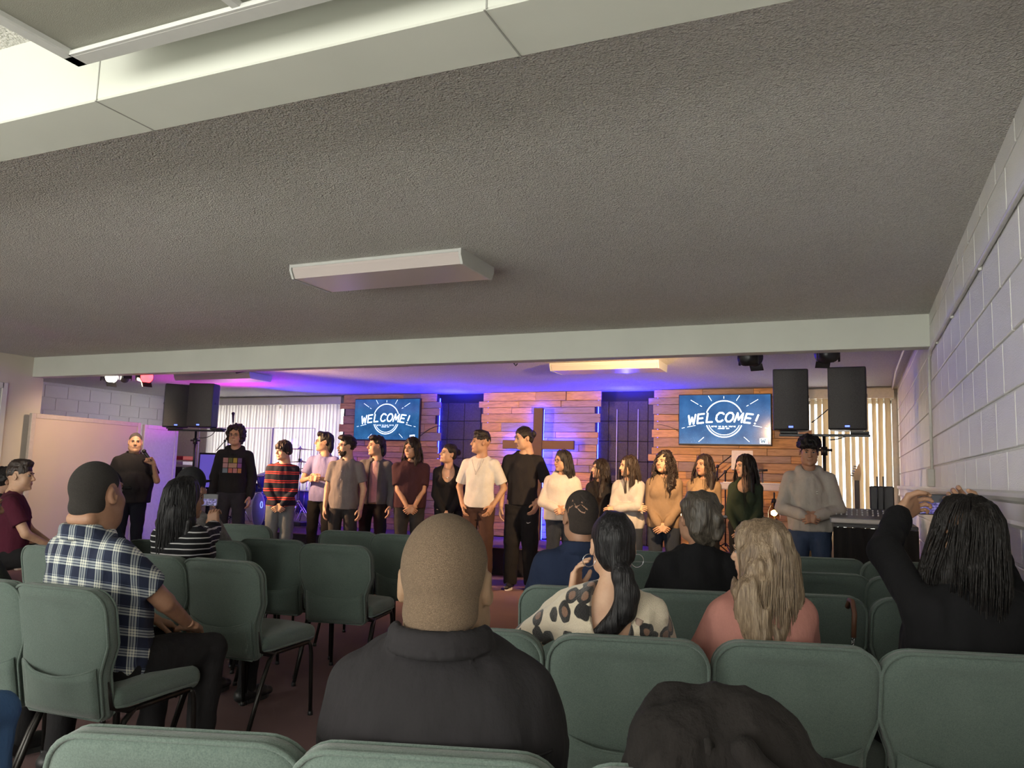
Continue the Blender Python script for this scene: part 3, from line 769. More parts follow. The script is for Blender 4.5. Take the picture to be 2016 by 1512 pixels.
        if sp.get('oncloth'):
            for nm, mb_, mt in sp['oncloth'](t, s): Soup().mb(mb_).build(nm, mt, to) if not isinstance(mb_, MB) else mb_.build(nm, mt, to)
        if sp.get('yoke'):
            from mathutils.bvhtree import BVHTree
            bt = BVHTree.FromPolygons([tuple(map(float, p)) for p in np.concatenate(ts.p)], [tuple(map(int, q)) for q in np.concatenate(ts.q)])
            for kk, line in enumerate(([(x_/20*.21*w*.8, sp['yoke']-.012*abs(x_/20)) for x_ in range(-20, 21)], [(-.10, sp['yoke']-.004-z_*.02) for z_ in range(16)], [(.10, sp['yoke']-.004-z_*.02) for z_ in range(16)])):
                hp = [h_[0] for h_ in (bt.ray_cast(t(x_, -.6, z_), TR @ V(0, 1, 0)) for x_, z_ in line) if h_[0] is not None]
                if len(hp) > 2: MB().tube(hp, .0030 if kk == 0 else .0040, 5).build('yoke_seam' if kk == 0 else 'back_pleat', top_m, to)
        if sp.get('mark'): put_mark(ts, t(sp['mark'][0], .6, sp['mark'][1]), TR @ V(0, -1, 0), sp['mark'][2], sp['mark'][3], to)
    # ---- trousers and shoes
    if legs and bottom_m:
        L = SDF([lo[0], lo[1], -.01], [hi[0], hi[1], pz+.22], max(vox, .011)); r0 = .100*s*(.75+.25*w); lf = sp.get('legfit', 1.0)
        L.ell(t(0, -.01, .00), ((.158*(.75+.25*wb)+.020+hb*.2), (.114+.02+hb*.3), .145*s), k=.02, M=q3)
        for g in (1, -1):
            L.cap(hips[g], kn[g], r0, .070*s*lf, k=.03); L.cap(kn[g], an[g]+V(0, 0, .0), .069*s*lf, (.058*lf)*s, k=.02)
        L.noise(.006, (10, 10, 8), 3); L.noise(.005, (20, 20, 22), 9)
        L.plane((0, 0, -1), -.055)
        tt = t(0, 0, .09 if sit else {'fit': .06, 'tee': -.053, 'shirt': -.092, 'suit': -.13, 'jacket': -.062, 'longsweater': -.072, 'hoodie': -.038, 'long': -.048, 'open': -.042}.get(top, -.05)); U = TR @ V(0, 0, 1); L.plane((U.x, U.y, U.z), U.x*tt.x+U.y*tt.y+U.z*tt.z)
        tro = Soup().add(L.out()); tr_o = tro.build('trousers', bottom_m, root)
        if sp.get('mark2'): put_mark(tro, V(sp['mark2'][0], .6, sp['mark2'][1]), V(0, -1, 0), sp['mark2'][2], sp['mark2'][3], tr_o)
    if legs:
        for g in (1, -1):
            X = SDF([an[g].x-.09, an[g].y-.12, -.005], [an[g].x+.09, an[g].y+.26, .15], .008); c = an[g]
            X.cap((c.x, c.y-.045, .045), (c.x+g*.012, c.y+.10, .042), .040, .043, k=0, flat=((0, 0, 1), .95)); X.cap((c.x+g*.012, c.y+.10, .040), (c.x+g*.014, c.y+.155, .034), .043, .034, k=.01, flat=((0, 0, 1), .75))
            X.cap((c.x, c.y-.03, .05), (c.x, c.y+.0, .105), .040, .042, k=.02); X.plane((0, 0, -1), -.004)
            sh_ = Soup().add(X.out()).build('shoe', shoe_m or plain('shoe_black', (.015, .015, .016), .5), root)
            so_ = MB(); so_.prism([(c.x+x_*.047+g*.008, c.y+.055+y_*.118) for x_, y_ in [(math.cos(2*PI*i/20)*(1 if math.sin(2*PI*i/20) > 0 else .82), math.sin(2*PI*i/20)) for i in range(20)]], 0, .024, 'z')
            so_.build('sole', plain('sole_'+('white' if sp.get('whitesole') else 'dark'), (.75, .74, .70) if sp.get('whitesole') else (.02, .02, .02), .6), sh_)
    root['_w'] = [c_ for g in (1, -1) for c_ in wr[g]]
    if extra: extra(root, HM, t, wr, el, s)
    return root
# ------------------------------------------------------------------ the room
XR, XL, XS, YB = .53, -9.47, -12.2, 11.41
HC, HB = 2.623, 2.375
YN0, YN1, YF0, YF1 = 1.475, 1.688, 6.52, 6.67
YBK = -2.6
PZ = .35; PY = 9.62                                   # stage platform height and front edge

def stipple(n):
    co = n.co(); v = n.noise(co, 150, 3, .65); v2 = n.noise(co, 70, 2, .5); big = n.noise(co, 1.1, 3)
    vo = n.n('ShaderNodeTexVoronoi'); vo.inputs['Scale'].default_value = 120; n.l(n.mapping(co, (1, 1, 1)), vo.inputs['Vector'])
    h = n.math('ADD', n.math('MULTIPLY', v, .6), n.math('MULTIPLY', v2, .8)); h = n.math('SUBTRACT', h, n.math('MULTIPLY', vo.outputs['Distance'], .55))
    c = n.ramp(h, [(.25, (.60, .59, .55)), (.62, (.82, .80, .75)), (.85, (.93, .92, .87))])
    n.color(n.mix(.35, c, n.ramp(big, [(.35, (.74, .72, .67)), (.7, (.86, .85, .80))]))); n.set(Roughness=.95); n.b.inputs['Specular IOR Level'].default_value = .15
    n.bump(h, 1.0, .017)
M_CEIL = mat('stippled_ceiling_paint', stipple)
M_BEAM = plain('beam_paint', (.60, .62, .55), .75, var=.03, scale=3)
M_WALL = plain('cream_wall_paint', (.56, .51, .44), .8, var=.04, scale=2)
M_TRIM = plain('white_trim_paint', (.66, .65, .60), .45, var=.03, scale=4)
def blockm(c1, c2, rough):
    def b(n):
        co = n.co(); oi = n.n('ShaderNodeObjectInfo'); v = n.noise(co, 3, 3); g = n.noise(n.mapping(co, (1, 1, 1)), 190, 2, .6); g2 = n.noise(co, 60, 3, .7)
        base = n.mix(oi.outputs['Random'], c1, c2); n.color(n.mix(n.ramp(v, [(.3, (0, 0, 0)), (.7, (.35, .35, .35))]), base, tuple(x*.9 for x in c1)))
        n.set(Roughness=rough); n.bump(n.math('ADD', g, n.math('MULTIPLY', g2, .7)), .55, .006)
    return b
M_BLOCK = mat('painted_block', blockm((.74, .74, .70), (.80, .79, .74), .40))
M_MORTAR = plain('painted_mortar', (.70, .70, .66), .7, bump=.3)
def carpet(n):
    co = n.co(); v = n.noise(co, 420, 2, .7); big = n.noise(co, 1.6, 3)
    n.color(n.mix(.5, n.ramp(v, [(.3, (.12, .072, .074)), (.7, (.29, .19, .18))]), n.ramp(big, [(.3, (.15, .095, .094)), (.7, (.21, .135, .13))])))
    n.set(Roughness=1.0); n.b.inputs['Specular IOR Level'].default_value = .05; n.bump(v, .6, .006)
M_CARPET = mat('mauve_carpet', carpet)
M_RISER = plain('stage_riser_black', (.012, .011, .014), .9)
M_BLACK = plain('black_plastic', (.012, .012, .013), .45)
M_BMETAL = plain('black_metal', (.016, .016, .018), .35, .3)
M_CHROME = plain('chrome', (.60, .60, .62), .18, 1.0)
def gbox(name, a, b, m, bev=0, parent=None, **kw):
    return MB().box([(x+y)/2 for x, y in zip(a, b)], [abs(y-x) for x, y in zip(a, b)], bev).build(name, m, parent, **kw)
ST = dict(kind='structure')
floor = gbox('floor', (XS-.3, YBK, -.1), (XR+.2, YB+.3, 0), M_CARPET, **ST)
gbox('ceiling', (XS-.3, YBK, HC), (XR+.2, YB+.3, HC+.1), M_CEIL, **ST)
# beams
def beam(name, y0, y1, seams):
    o = gbox(name, (XS-.2 if y0 > 5 else XL-.2, y0, HB), (XR+.01, y1, HC+.02), M_BEAM, .004, **ST)
    for x in seams:
        MB().box((x, y0-.0005, (HB+HC)/2), (.004, .002, HC-HB)).box((x-.006, (y0+y1)/2, HB-.0005), (.004, y1-y0, .002)).build('seam', plain('seam_shadow', (.30, .30, .27), .9), o)
    return o
beam('trim_1', YN0, YN1, [atY(190, 200, YN0).x, atY(958, 10, YN0).x]); beam('trim_2', YF0, YF1, [])
# right wall of painted blocks
BL, BH, TOPZ = .4186, .2093, CZ+.7725
wr_ = gbox('wall_right', (XR+.012, YBK, 0), (XR+.2, YB+.3, HC), M_MORTAR, **ST)
blk = MB().box((0, 0, 0), (.02, BL-.010, BH-.010), .0035).mesh('block', M_BLOCK)
for j in range(-3, 9):
    zc = TOPZ+BH*2.5-BH*(j+3)+0
    if zc-BH/2 > HC or zc+BH/2 < .3: continue
    y = .55+(BL/2 if j % 2 else 0)
    while y < YB+.1:
        o = link('block', blk, wr_); o.location = (XR+.010, y, zc); y += BL
        if zc+BH/2 > HC: o.scale = (1, 1, 1)
# left wall of the stage bay, painted blocks above the room dividers
wl_ = gbox('wall_stage_left', (XS-.2, YF0, 0), (XS-.012, YB+.3, HC), M_MORTAR, **ST)
for j in range(0, 6):
    zc = HC-.04-BH*(j+.5); y = 6.75+(BL/2 if j % 2 else 0)
    while y < YB:
        o = link('block', blk, wl_); o.location = (XS-.010, y, zc); y += BL
# nearer left wall with the casing of its window
gbox('wall_left', (XL-.2, YBK, 0), (XL, YF1, HC), M_WALL, **ST)
gbox('wall_stage_corner', (XS, YF1-.12, 0), (XL-.05, YF1, HC), M_WALL, **ST)
yw = atX(14, 760, XL).y; zt = atX(14, 754, XL).z
w1 = MB().box((XL+.012, yw-.035, zt/2), (.024, .07, zt), .004).box((XL+.012, yw-.8, zt-.035), (.024, 1.5, .07), .004).box((XL+.012, yw-1.55, zt/2), (.024, .07, zt), .004).build('door_1', M_TRIM, **ST)
gbox('door_panel', (XL+.002, yw-1.5, .01), (XL+.012, yw-.07, zt-.07), plain('grey_door', (.42, .44, .42), .5), 0, w1)
# rear of the room, glazed
wb = gbox('wall_rear', (XS-.2, YBK-.2, 0), (XR+.2, YBK, .85), M_WALL, **ST)
gbox('wall_rear_top', (XS-.2, YBK-.2, 2.35), (XR+.2, YBK, HC), M_WALL, **ST)
for k in range(7): gbox('window_frame', (-8.6+k*1.4, YBK-.15, .85), (-8.5+k*1.4, YBK-.05, 2.35), M_TRIM, 0, wb)
gbox('wall_rear_left', (XS-.2, YBK-.2, .85), (-8.6, YBK, 2.35), M_WALL, **ST)
# chair rail on the right wall: moulding with two rounds
rl = MB(); zr = 1.332
pr = [(0, -.13), (-.018, -.13), (-.022, -.118), (-.016, -.105), (-.016, -.045), (-.030, -.035), (-.036, -.022), (-.036, -.008), (-.028, 0), (0, 0)]
rl.prism([(p[0], p[1]) for p in pr], .4, YB, 'y')
rl.v = [(v[0]+XR, v[1], v[2]+zr) for v in rl.v]; rl.build('trim_3', M_TRIM, **ST)
# conduits
M_COND = plain('conduit_paint', (.58, .57, .53), .4)
cb = MB(); zc_ = atX(2016, 372, XR-.01).z; 
cpts = [(XR-.014, .8, atX(1999.7, 400, XR-.014).z+.01), (XR-.014, 3.0, atX(1930, 517, XR-.014).z), (XR-.014, 6.30, HB-.06), (XR-.014, 6.46, HB-.10), (XR-.014, 6.50, HB-.35), (XR-.014, 6.50, 1.42)]
cb.tube(cpts, .011, 8); cd = cb.build('wall_conduit', M_COND, label='thin white electrical conduit running along and down the right block wall', cat='conduit')
for y_ in (1.6, 2.7, 3.9, 5.0, 5.9): MB().box((XR-.008, y_, cpts[0][2]+(cpts[2][2]-cpts[0][2])*(y_-.8)/5.5), (.016, .014, .045), .003).build('clamp', M_COND, cd)
MB().box((XR-.025, 6.50, 1.40), (.05, .085, .13), .006).build('outlet_box', plain('outlet_grey', (.50, .48, .44), .5), cd)
cb = MB(); a_ = atZ(1780, 700, HC-.02); b_ = atY(1757, 763, YB-.1)
cb.tube([(a_.x, YF1, HC-.03), (a_.x-.02, 8.2, HC-.02), (b_.x-.03, 9.6, HC-.02), (b_.x, YB-.02, HC-.04)], .012, 8)
cb.build('ceiling_conduit', M_COND, label='white conduit crossing the stage ceiling towards the right window', cat='conduit')
# back wall with its two windows and the dark niche tiles
M_BACK = plain('back_wall_paint', (.50, .45, .38), .8); WZ0, WZ1 = .95, 2.46
LW0, LW1, RW0, RW1 = XS+.9, -8.25, -.62, .46
for n_, a, b in (('wall_back', (LW1, YB, 0), (RW0, YB+.2, HC)), ('wall_back_left', (XS-.2, YB, 0), (LW0, YB+.2, HC)), ('wall_back_right', (RW1, YB, 0), (XR+.2, YB+.2, HC)),
                 ('wall_under_window_left', (LW0, YB, 0), (LW1, YB+.2, WZ0)), ('wall_over_window_left', (LW0, YB, WZ1), (LW1, YB+.2, HC)),
                 ('wall_under_window_right', (RW0, YB, 0), (RW1, YB+.2, WZ0-.3)), ('wall_over_window_right', (RW0, YB, WZ1), (RW1, YB+.2, HC))):
    o = gbox(n_, a, b, M_BACK if n_ != 'wall_back' else plain('niche_black', (.012, .010, .018), .8), **ST)
    if n_ == 'wall_back': wback = o
def tilem(n):
    co = n.co(); oi = n.n('ShaderNodeObjectInfo'); v = n.noise(co, 45, 4, .7)
    n.color(n.mix(n.ramp(v, [(.35, (0, 0, 0)), (.75, (.8, .8, .8))]), (.030, .024, .030), (.085, .066, .072))); n.set(Roughness=.7); n.bump(v, .5, .006)
M_TILE = mat('dark_niche_tile', tilem); tl = MB().box((0, 0, 0), (.296, .03, .296), .006).mesh('tile', M_TILE)
for x0, x1 in ((-6.3, -5.3), (-3.6, -2.6)):
    for j in range(8):
        x = x0+(.0 if x0 < -5 else .05)
        while x < x1+.1: o = link('tile', tl, wback); o.location = (x, YB-.012, HC-.30-.302*j); x += .302
for x_ in (atY(1215, 800, YB-.04).x, atY(1256, 850, YB-.04).x):
    cc = MB().tube([(x_, YB-.04, .5), (x_, YB-.04, 2.35)], .006, 6).build('niche_cord', plain('pale_cord', (.62, .60, .58), .5), label='pale vertical cord hanging in the right dark niche, '+('nearer the cross' if x_ < -3.1 else 'nearer the right screen'), cat='cord')
# windows: frame and bright daylight behind, vertical blinds
def slatm(c, tr):
    def b(n):
        co = n.co(); v = n.noise(n.mapping(co, (8, 8, .4)), 6, 2); n.color(n.ramp(v, [(.3, tuple(x*.93 for x in c)), (.7, c)])); n.set(Roughness=.6)
        t_ = n.n('ShaderNodeBsdfTranslucent'); t_.inputs[0].default_value = c+(1,); mx = n.n('ShaderNodeMixShader'); mx.inputs[0].default_value = tr
        n.l(n.b.outputs[0], mx.inputs[1]); n.l(t_.outputs[0], mx.inputs[2]); n.l(mx.outputs[0], n.out.inputs['Surface'])
    return b
M_SLATR = mat('cream_blind_slat', slatm((.66, .56, .40), .38)); M_SLATL = mat('white_blind_slat', slatm((.76, .74, .73), .60))
def blinds(nm, x0, x1, z0, z1, label, ms, ang, pitch, gaps):
    t = empty(nm, ((x0+x1)/2, YB-.07, z1), 0, label, 'blinds'); c0 = V(t.location)
    MB().box((0, 0, .055), (x1-x0+.05, .09, .13), .004).build('head_rail', M_TRIM if ms is M_SLATL else plain('cream_rail', (.62, .55, .42), .5), t)
    sm = MB(); w = .089; sm.prism([(-w/2, 0), (-w/4, .006), (0, .008), (w/4, .006), (w/2, 0), (w/4, .004), (0, .006), (-w/4, .004)], -(z1-z0), 0, 'z'); me = sm.mesh('slat', ms)
    x = x0+.04; i = 0
    while x < x1:
        if i not in gaps:
            o = link('slat', me, t); o.location = (x-c0.x+random.uniform(-.006, .006), 0, 0); o.rotation_euler = (R(random.uniform(-.4, .4)), R(random.uniform(-.4, .4)), R(ang+random.uniform(-10, 10)))
        x += pitch; i += 1
    return t
for nm, x0, x1, z0 in (('window_1', LW0, LW1, WZ0), ('window_2', RW0, RW1, WZ0-.3)):
    f = MB()
    for x in (x0+.03, (x0+x1)/2, x1-.03): f.box((x, YB+.12, (z0+WZ1)/2), (.05, .05, WZ1-z0))
    for z in (z0+.02, WZ1-.02): f.box(((x0+x1)/2, YB+.12, z), (x1-x0, .05, .05))
    w_ = f.build(nm, M_TRIM, **ST)
    g_ = MB().box(((x0+x1)/2, YB+.12, (z0+WZ1)/2), (x1-x0-.04, .004, WZ1-z0-.04)); gm = NT('window_glass'); gm.set(Roughness=.02); gm.b.inputs['Transmission Weight'].default_value = 1.0; gm.b.inputs['IOR'].default_value = 1.05
    g_.build('window_pane', gm.m, w_)
blinds('vertical_blinds', LW0, LW1-.02, WZ0-.35, WZ1+.02, 'white vertical blinds behind the drum kit, lit violet', M_SLATL, 22, .072, (23,))
blinds('vertical_blinds', RW0-.02, RW1, WZ0-.6, WZ1+.02, 'cream vertical blinds at the right window, daylight between the slats', M_SLATR, 46, .084, ())
# stage platform
plat = MB().box(((XS-.9)/2, (PY+YB-.02)/2, PZ/2), (-.9-XS-.02, YB-PY-.04, PZ), .004).build('stage_platform', M_RISER, label='low black stage platform topped with violet-lit carpet', cat='stage')
gbox('platform_carpet', (XS+.01, PY-.01, PZ), (-.88, YB-.16, PZ+.012), M_CARPET, .003, plat)

# ------------------------------------------------------------------ plank panels
def plankm(c1, c2, c3):
    def b(n):
        co = n.co(); oi = n.n('ShaderNodeObjectInfo'); rnd_ = oi.outputs['Random']
        cmb = n.n('ShaderNodeCombineXYZ'); n.l(n.math('MULTIPLY', rnd_, 37), cmb.inputs[0]); n.l(n.math('MULTIPLY', rnd_, 91), cmb.inputs[2])
        add = n.n('ShaderNodeVectorMath'); add.operation = 'ADD'; n.l(co, add.inputs[0]); n.l(cmb.outputs[0], add.inputs[1])
        v = n.noise(n.mapping(add.outputs[0], (1, 1, 9)), 3.2, 5, .62); kn = n.n('ShaderNodeTexVoronoi'); kn.inputs['Scale'].default_value = 3.5; n.l(n.mapping(add.outputs[0], (1, .2, 2.2)), kn.inputs['Vector'])
        g = n.noise(n.mapping(add.outputs[0], (1, 1, 16)), 9, 3, .6)
        base = n.ramp(rnd_, [(0, c1), (.25, c2), (.5, c3), (.72, tuple(x*1.25 for x in c2)), (1, tuple(x*.72 for x in c1))], 'CONSTANT')
        dark = n.mix(n.ramp(v, [(.30, (.5, .5, .5)), (.52, (0, 0, 0))]), base, (.12, .07, .04))
        grn = n.mix(n.ramp(g, [(.38, (.35, .35, .35)), (.55, (0, 0, 0))]), dark, (.16, .09, .05))
        knot = n.mix(n.ramp(kn.outputs['Distance'], [(.02, (.8, .8, .8)), (.06, (0, 0, 0))]), grn, (.03, .016, .01))
        n.color(knot); n.set(Roughness=.7); n.b.inputs['Specular IOR Level'].default_value = .3; n.bump(g, .35, .006)
    return b
M_PLANK = mat('reclaimed_plank', plankm((.44, .27, .15), (.52, .28, .11), (.33, .24, .18)))
_pm = {}
def plank(parent, x0, x1, z0, z1, y, th):
    L = round((x1-x0)/.02)*.02; H = round(z1-z0, 3); k = (L, H, round(th, 3))
    if k not in _pm: _pm[k] = MB().box((0, 0, 0), (L-.003, th, H-.005), .0035).mesh('plank', M_PLANK)
    o = link('plank', _pm[k], parent); c = V(parent.location); o.location = ((x0+x1)/2-c.x, y-th/2-c.y, (z0+z1)/2-c.z); return o
def plank_panel(x0, x1, label, seed, yf=YB-.17, jag=(1, 1)):
    rn = random.Random(seed); t = empty('plank_panel', ((x0+x1)/2, YB-.1, PZ), 0, label, 'wall panel')
    gbox('backing', (x0+.08-t.location.x, .0, 0), (x1-.08-t.location.x, .09, HC-PZ-.02), plain('panel_backing', (.05, .035, .025), .9), 0, t)
    z = HC-.006
    while z > PZ+.05:
        h = rn.choice((.092, .105, .118, .14, .10)); z0 = max(PZ+.012, z-h)
        a = x0+jag[0]*rn.choice((-.05, 0, .03, .07, .02)); b = x1+jag[1]*rn.choice((.07, 0, -.03, -.06, .03)); x = a
        while x < b-.01:
            L = rn.choice((.5, .7, .9, 1.2, .35)); e = min(b, x+L)
            if b-e < .18: e = b
            e = x+round((e-x)/.02)*.02
            plank(t, x, e, z0, z, yf+rn.choice((0, .004, -.005, .008)), .022+rn.choice((0, .006))); x = e
        z = z0
    return t
PXL = (-8.15, -6.24, -5.46, -3.50, -2.70, -.60)
plank_panel(PXL[0], PXL[1], 'reclaimed plank wall panel behind the left screen', 11)
plank_panel(PXL[2], PXL[3], 'reclaimed plank wall panel carrying the wooden cross', 12)
plank_panel(PXL[4], PXL[5], 'reclaimed plank wall panel behind the right screen', 13)
# blue light tape along the panel sides in the niches
M_LED = emit('blue_led', (.02, .03, 1.0), 25.0)
for x_, who in ((PXL[1]-.055, 'left plank panel, screen side'), (PXL[2]+.055, 'cross panel, left side'), (PXL[3]-.055, 'cross panel, right side'), (PXL[4]+.055, 'right plank panel, niche side')):
    MB().box((x_, YB-.05, 1.5), (.012, .012, 2.1)).build('led_tape', M_LED, label='blue light tape hidden behind the edge of the '+who, cat='light strip')
# cross
cm = mat('cross_wood', plankm((.115, .068, .042), (.13, .075, .042), (.10, .062, .042)))
yc = YB-.34; vt = atY(1059, 803, yc); vl = atY(1050, 830, yc); vr = atY(1068, 830, yc); al = atY(989, 876, yc); ar = atY(1129, 876, yc); at_ = atY(1100, 867, yc); ab_ = atY(1100, 885, yc)
cx = (vl.x+vr.x)/2; cw = vr.x-vl.x; t = empty('wooden_cross', (cx, yc, PZ), 0, 'large dark wooden cross standing off the plank wall with blue backlight', 'cross')
MB().box((0, .03, (vt.z-PZ)/2), (cw, .07, vt.z-PZ), .005).build('upright', cm, t)
MB().box(((al.x+ar.x)/2-cx, .035, (at_.z+ab_.z)/2-PZ), (ar.x-al.x, .062, at_.z-ab_.z), .005).build('crossbar', cm, t)
lt = MB()
for sx in (-1, 1): lt.box((sx*(cw/2-.012), .075, (vt.z-PZ)/2), (.012, .010, vt.z-PZ-.04))
lt.box(((al.x+ar.x)/2-cx, .075, at_.z-PZ-.012), (ar.x-al.x-.03, .010, .012)); lt.box(((al.x+ar.x)/2-cx, .075, ab_.z-PZ+.012), (ar.x-al.x-.03, .010, .012)); lt.box((0, .075, vt.z-PZ-.015), (cw-.03, .01, .012))
lt.build('led_tape', emit('blue_led_cross', (.01, .02, 1.0), 260.0), t, label='blue light tape behind the cross')

# ------------------------------------------------------------------ screens
GL = {'W': [[(0, 1), (.22, 0), (.5, .75), (.78, 0), (1, 1)]], 'E': [[(.85, 1), (0, 1), (0, 0), (.85, 0)], [(0, .52), (.7, .52)]], 'L': [[(0, 1), (0, 0), (.8, 0)]],
      'C': [[(.95, .85), (.7, 1), (.3, 1), (0, .72), (0, .28), (.3, 0), (.7, 0), (.95, .15)]], 'O': [[(.3, 1), (.7, 1), (1, .72), (1, .28), (.7, 0), (.3, 0), (0, .28), (0, .72), (.3, 1)]],
      'M': [[(0, 0), (.12, 1), (.5, .25), (.88, 1), (1, 0)]], '!': [[(.2, 1), (.2, .34)], [(.2, .02), (.2, .0)]], 'R': [[(0, 0), (0, 1), (.6, 1), (.85, .78), (.6, .52), (0, .52)], [(.45, .52), (.9, 0)]],
      'S': [[(.85, .88), (.6, 1), (.25, 1), (.05, .78), (.25, .54), (.65, .46), (.88, .22), (.65, 0), (.25, 0), (0, .12)]], 'G': [[(.92, .82), (.7, 1), (.3, 1), (0, .7), (0, .3), (.3, 0), (.7, 0), (.95, .2), (.95, .45), (.6, .45)]],
      'A': [[(0, 0), (.45, 1), (.9, 0)], [(.2, .35), (.7, .35)]], 'D': [[(0, 0), (0, 1), (.5, 1), (.9, .7), (.9, .3), (.5, 0), (0, 0)]], 'Y': [[(0, 1), (.45, .5), (.9, 1)], [(.45, .5), (.45, 0)]],
      'U': [[(0, 1), (0, .28), (.3, 0), (.6, 0), (.9, .28), (.9, 1)]], 'V': [[(0, 1), (.45, 0), (.9, 1)]], 'J': [[(.7, 1), (.7, .25), (.45, 0), (.15, .05), (0, .25)]], 'I': [[(.2, 0), (.2, 1)]],
      'N': [[(0, 0), (0, 1), (.85, 0), (.85, 1)]], "'": [[(.1, 1), (.1, .75)]], 'T': [[(0, 1), (.9, 1)], [(.45, 1), (.45, 0)]], '0': [[(.3, 1), (.6, 1), (.85, .7), (.85, .3), (.6, 0), (.3, 0), (0, .3), (0, .7), (.3, 1)]]}
def stroke(mb, pts, r, y, seg=7):
    """flat round-ended stroke in the x-z plane"""
    for a, b in zip(pts[:-1], pts[1:]):
        a, b = Vector(a), Vector(b); d = (b-a); d = d.normalized() if d.length > 1e-6 else Vector((1, 0)); an_ = math.atan2(d.y, d.x)
        poly = [(b.x+r*math.cos(an_-PI/2+PI*i/seg), b.y+r*math.sin(an_-PI/2+PI*i/seg)) for i in range(seg+1)]+[(a.x+r*math.cos(an_+PI/2+PI*i/seg), a.y+r*math.sin(an_+PI/2+PI*i/seg)) for i in range(seg+1)]
        mb.add([(p[0], y, p[1]) for p in poly], [tuple(range(len(poly)))]); y -= .00002
def text(mb, s_, cx, cz, h, w, gap, r, y, shear=0.0, arc=0.0, adv=None):
    tot = len(s_)*(w+gap)-gap; x = cx-tot/2
    for ch in s_:
        if ch in GL:
            u = (x+w/2-cx)/(tot/2); dz = -arc*u*u; rot = -2*arc*u/(tot/2)*1.0
            for st in GL[ch]:
                pts = []
                for px, pz in st:
                    lx = (px-.5)*w+shear*(pz-.5)*h; lz = (pz-.5)*h; pts.append((x+w/2+lx*math.cos(rot)-lz*math.sin(rot), cz+dz+lx*math.sin(rot)+lz*math.cos(rot)))
                stroke(mb, pts, r, y)
        x += w+gap if ch not in "'I!" else (w+gap)*.62
def screen(nm, tl_, br_, Y, label, gain):
    W_, H_ = br_.x-tl_.x, tl_.z-br_.z; t = empty(nm, ((tl_.x+br_.x)/2, Y, (tl_.z+br_.z)/2), 0, label, 'television')
    f = MB(); f.box((0, .030, 0), (W_, .05, H_), .006)
    f.build('frame', M_BLACK, t); MB().box((0, .07, 0), (W_*.5, .04, H_*.5), .005).build('wall_mount', M_BMETAL, t)
    def bg(n):
        co = n.co(); v = n.noise(co, 5, 3); k = n.n('ShaderNodeTexVoronoi'); k.inputs['Scale'].default_value = 42; n.l(co, k.inputs['Vector']); m2 = n.noise(co, 2.2, 2)
        base = n.ramp(v, [(.3, (.012, .09, .26)), (.7, (.035, .17, .42))]); dots = n.ramp(k.outputs['Distance'], [(.08, (1, 1, 1)), (.16, (0, 0, 0))])
        dots = n.mix(n.ramp(m2, [(.42, (1, 1, 1)), (.6, (0, 0, 0))]), dots, (0, 0, 0), 'MIX'); c = n.mix(n.math('MULTIPLY', n.sep(dots)[0] if False else dots, .5), base, (.35, .65, .95))
        n.color((.01, .01, .012)); n.l(c, n.b.inputs['Emission Color']); n.b.inputs['Emission Strength'].default_value = gain; n.set(Roughness=.12)
    b = .012; MB().box((0, .002, .004), (W_-2*b, .006, H_-2*b-.008)).build('display', mat('screen_blue_'+nm+str(gain), bg), t)
    g = MB(); y = -.0025; u = H_/.73
    text(g, 'WELCOME!', .012*u, .035*u, .125*u, .098*u, .034*u, .0125*u, y, .22, .045*u)
    for a0, a1, rr, th in ((22, 158, .258, .0085), (202, 338, .258, .0085), (204, 336, .228, .0055)):
        stroke(g, [(rr*u*math.cos(R(a0+(a1-a0)*i/36)), -.0+rr*u*math.sin(R(a0+(a1-a0)*i/36))+.01*u) for i in range(37)], th*u, y)
    text(g, "WE'RE SO GLAD YOU'VE", 0.0, -.098*u, .017*u, .0125*u, .0052*u, .0022*u, y); text(g, 'JOINED US!', 0.0, -.125*u, .017*u, .0125*u, .0052*u, .0022*u, y)
    for a, r0, r1 in ((90, .315, .345), (62, .32, .40), (118, .32, .40), (36, .39, .50), (36, .335, .36), (144, .39, .50), (144, .335, .36), (-14, .36, .46), (-14, .50, .53), (194, .36, .46), (194, .50, .53), (-47, .35, .44), (227, .36, .45)):
        c_, s_ = math.cos(R(a))*1.15, math.sin(R(a))*.96; stroke(g, [(r0*u*c_, r0*u*s_), (r1*u*c_, r1*u*s_)], .0042*u, y)
    g.add([(.485*u, y, -.335*u), (.575*u, y, -.335*u), (.575*u, y, -.255*u), (.485*u, y, -.262*u)], [(0, 1, 2, 3)]); g.add([(.58*u, y, -.335*u), (.59*u, y, -.335*u), (.588*u, y, -.26*u), (.58*u, y, -.25*u)], [(0, 1, 2, 3)])
    g.build('lettering', emit('screen_white', (.80, .97, 1.0), 1.25), t)
    g = MB(); text(g, 'W', .530*u, -.298*u, .048*u, .056*u, 0, .006*u, y-.001); g.build('badge_letter', emit('badge_blue', (.01, .10, .25), .5), t)
    return t
yt = YB-.26
screen('wall_screen', atY(699, 785.5, yt), atY(824, 868.5, yt), yt, 'smaller-looking wall screen on the left plank panel reading WELCOME!', .95)
screen('wall_screen', atY(1336, 777, yt), atY(1519.5, 878, yt), yt, 'wall screen on the right plank panel reading WELCOME!, beside the loudspeakers', 1.05)
cable = MB().tube(bez(atY(824, 862, YB-.2), atY(845, 840, YB-.2), atY(868, 838, YB-.2)), .006, 6).build('screen_cable', M_BLACK, label='thin black cable running from the left screen over the planks', cat='cable')
MB().tube(bez(atY(1336, 849, YB-.2), atY(1315, 836, YB-.2), atY(1293, 836, YB-.2)), .005, 6).build('screen_cable', M_BLACK, label='thin black cable running from the right screen into the niche', cat='cable')

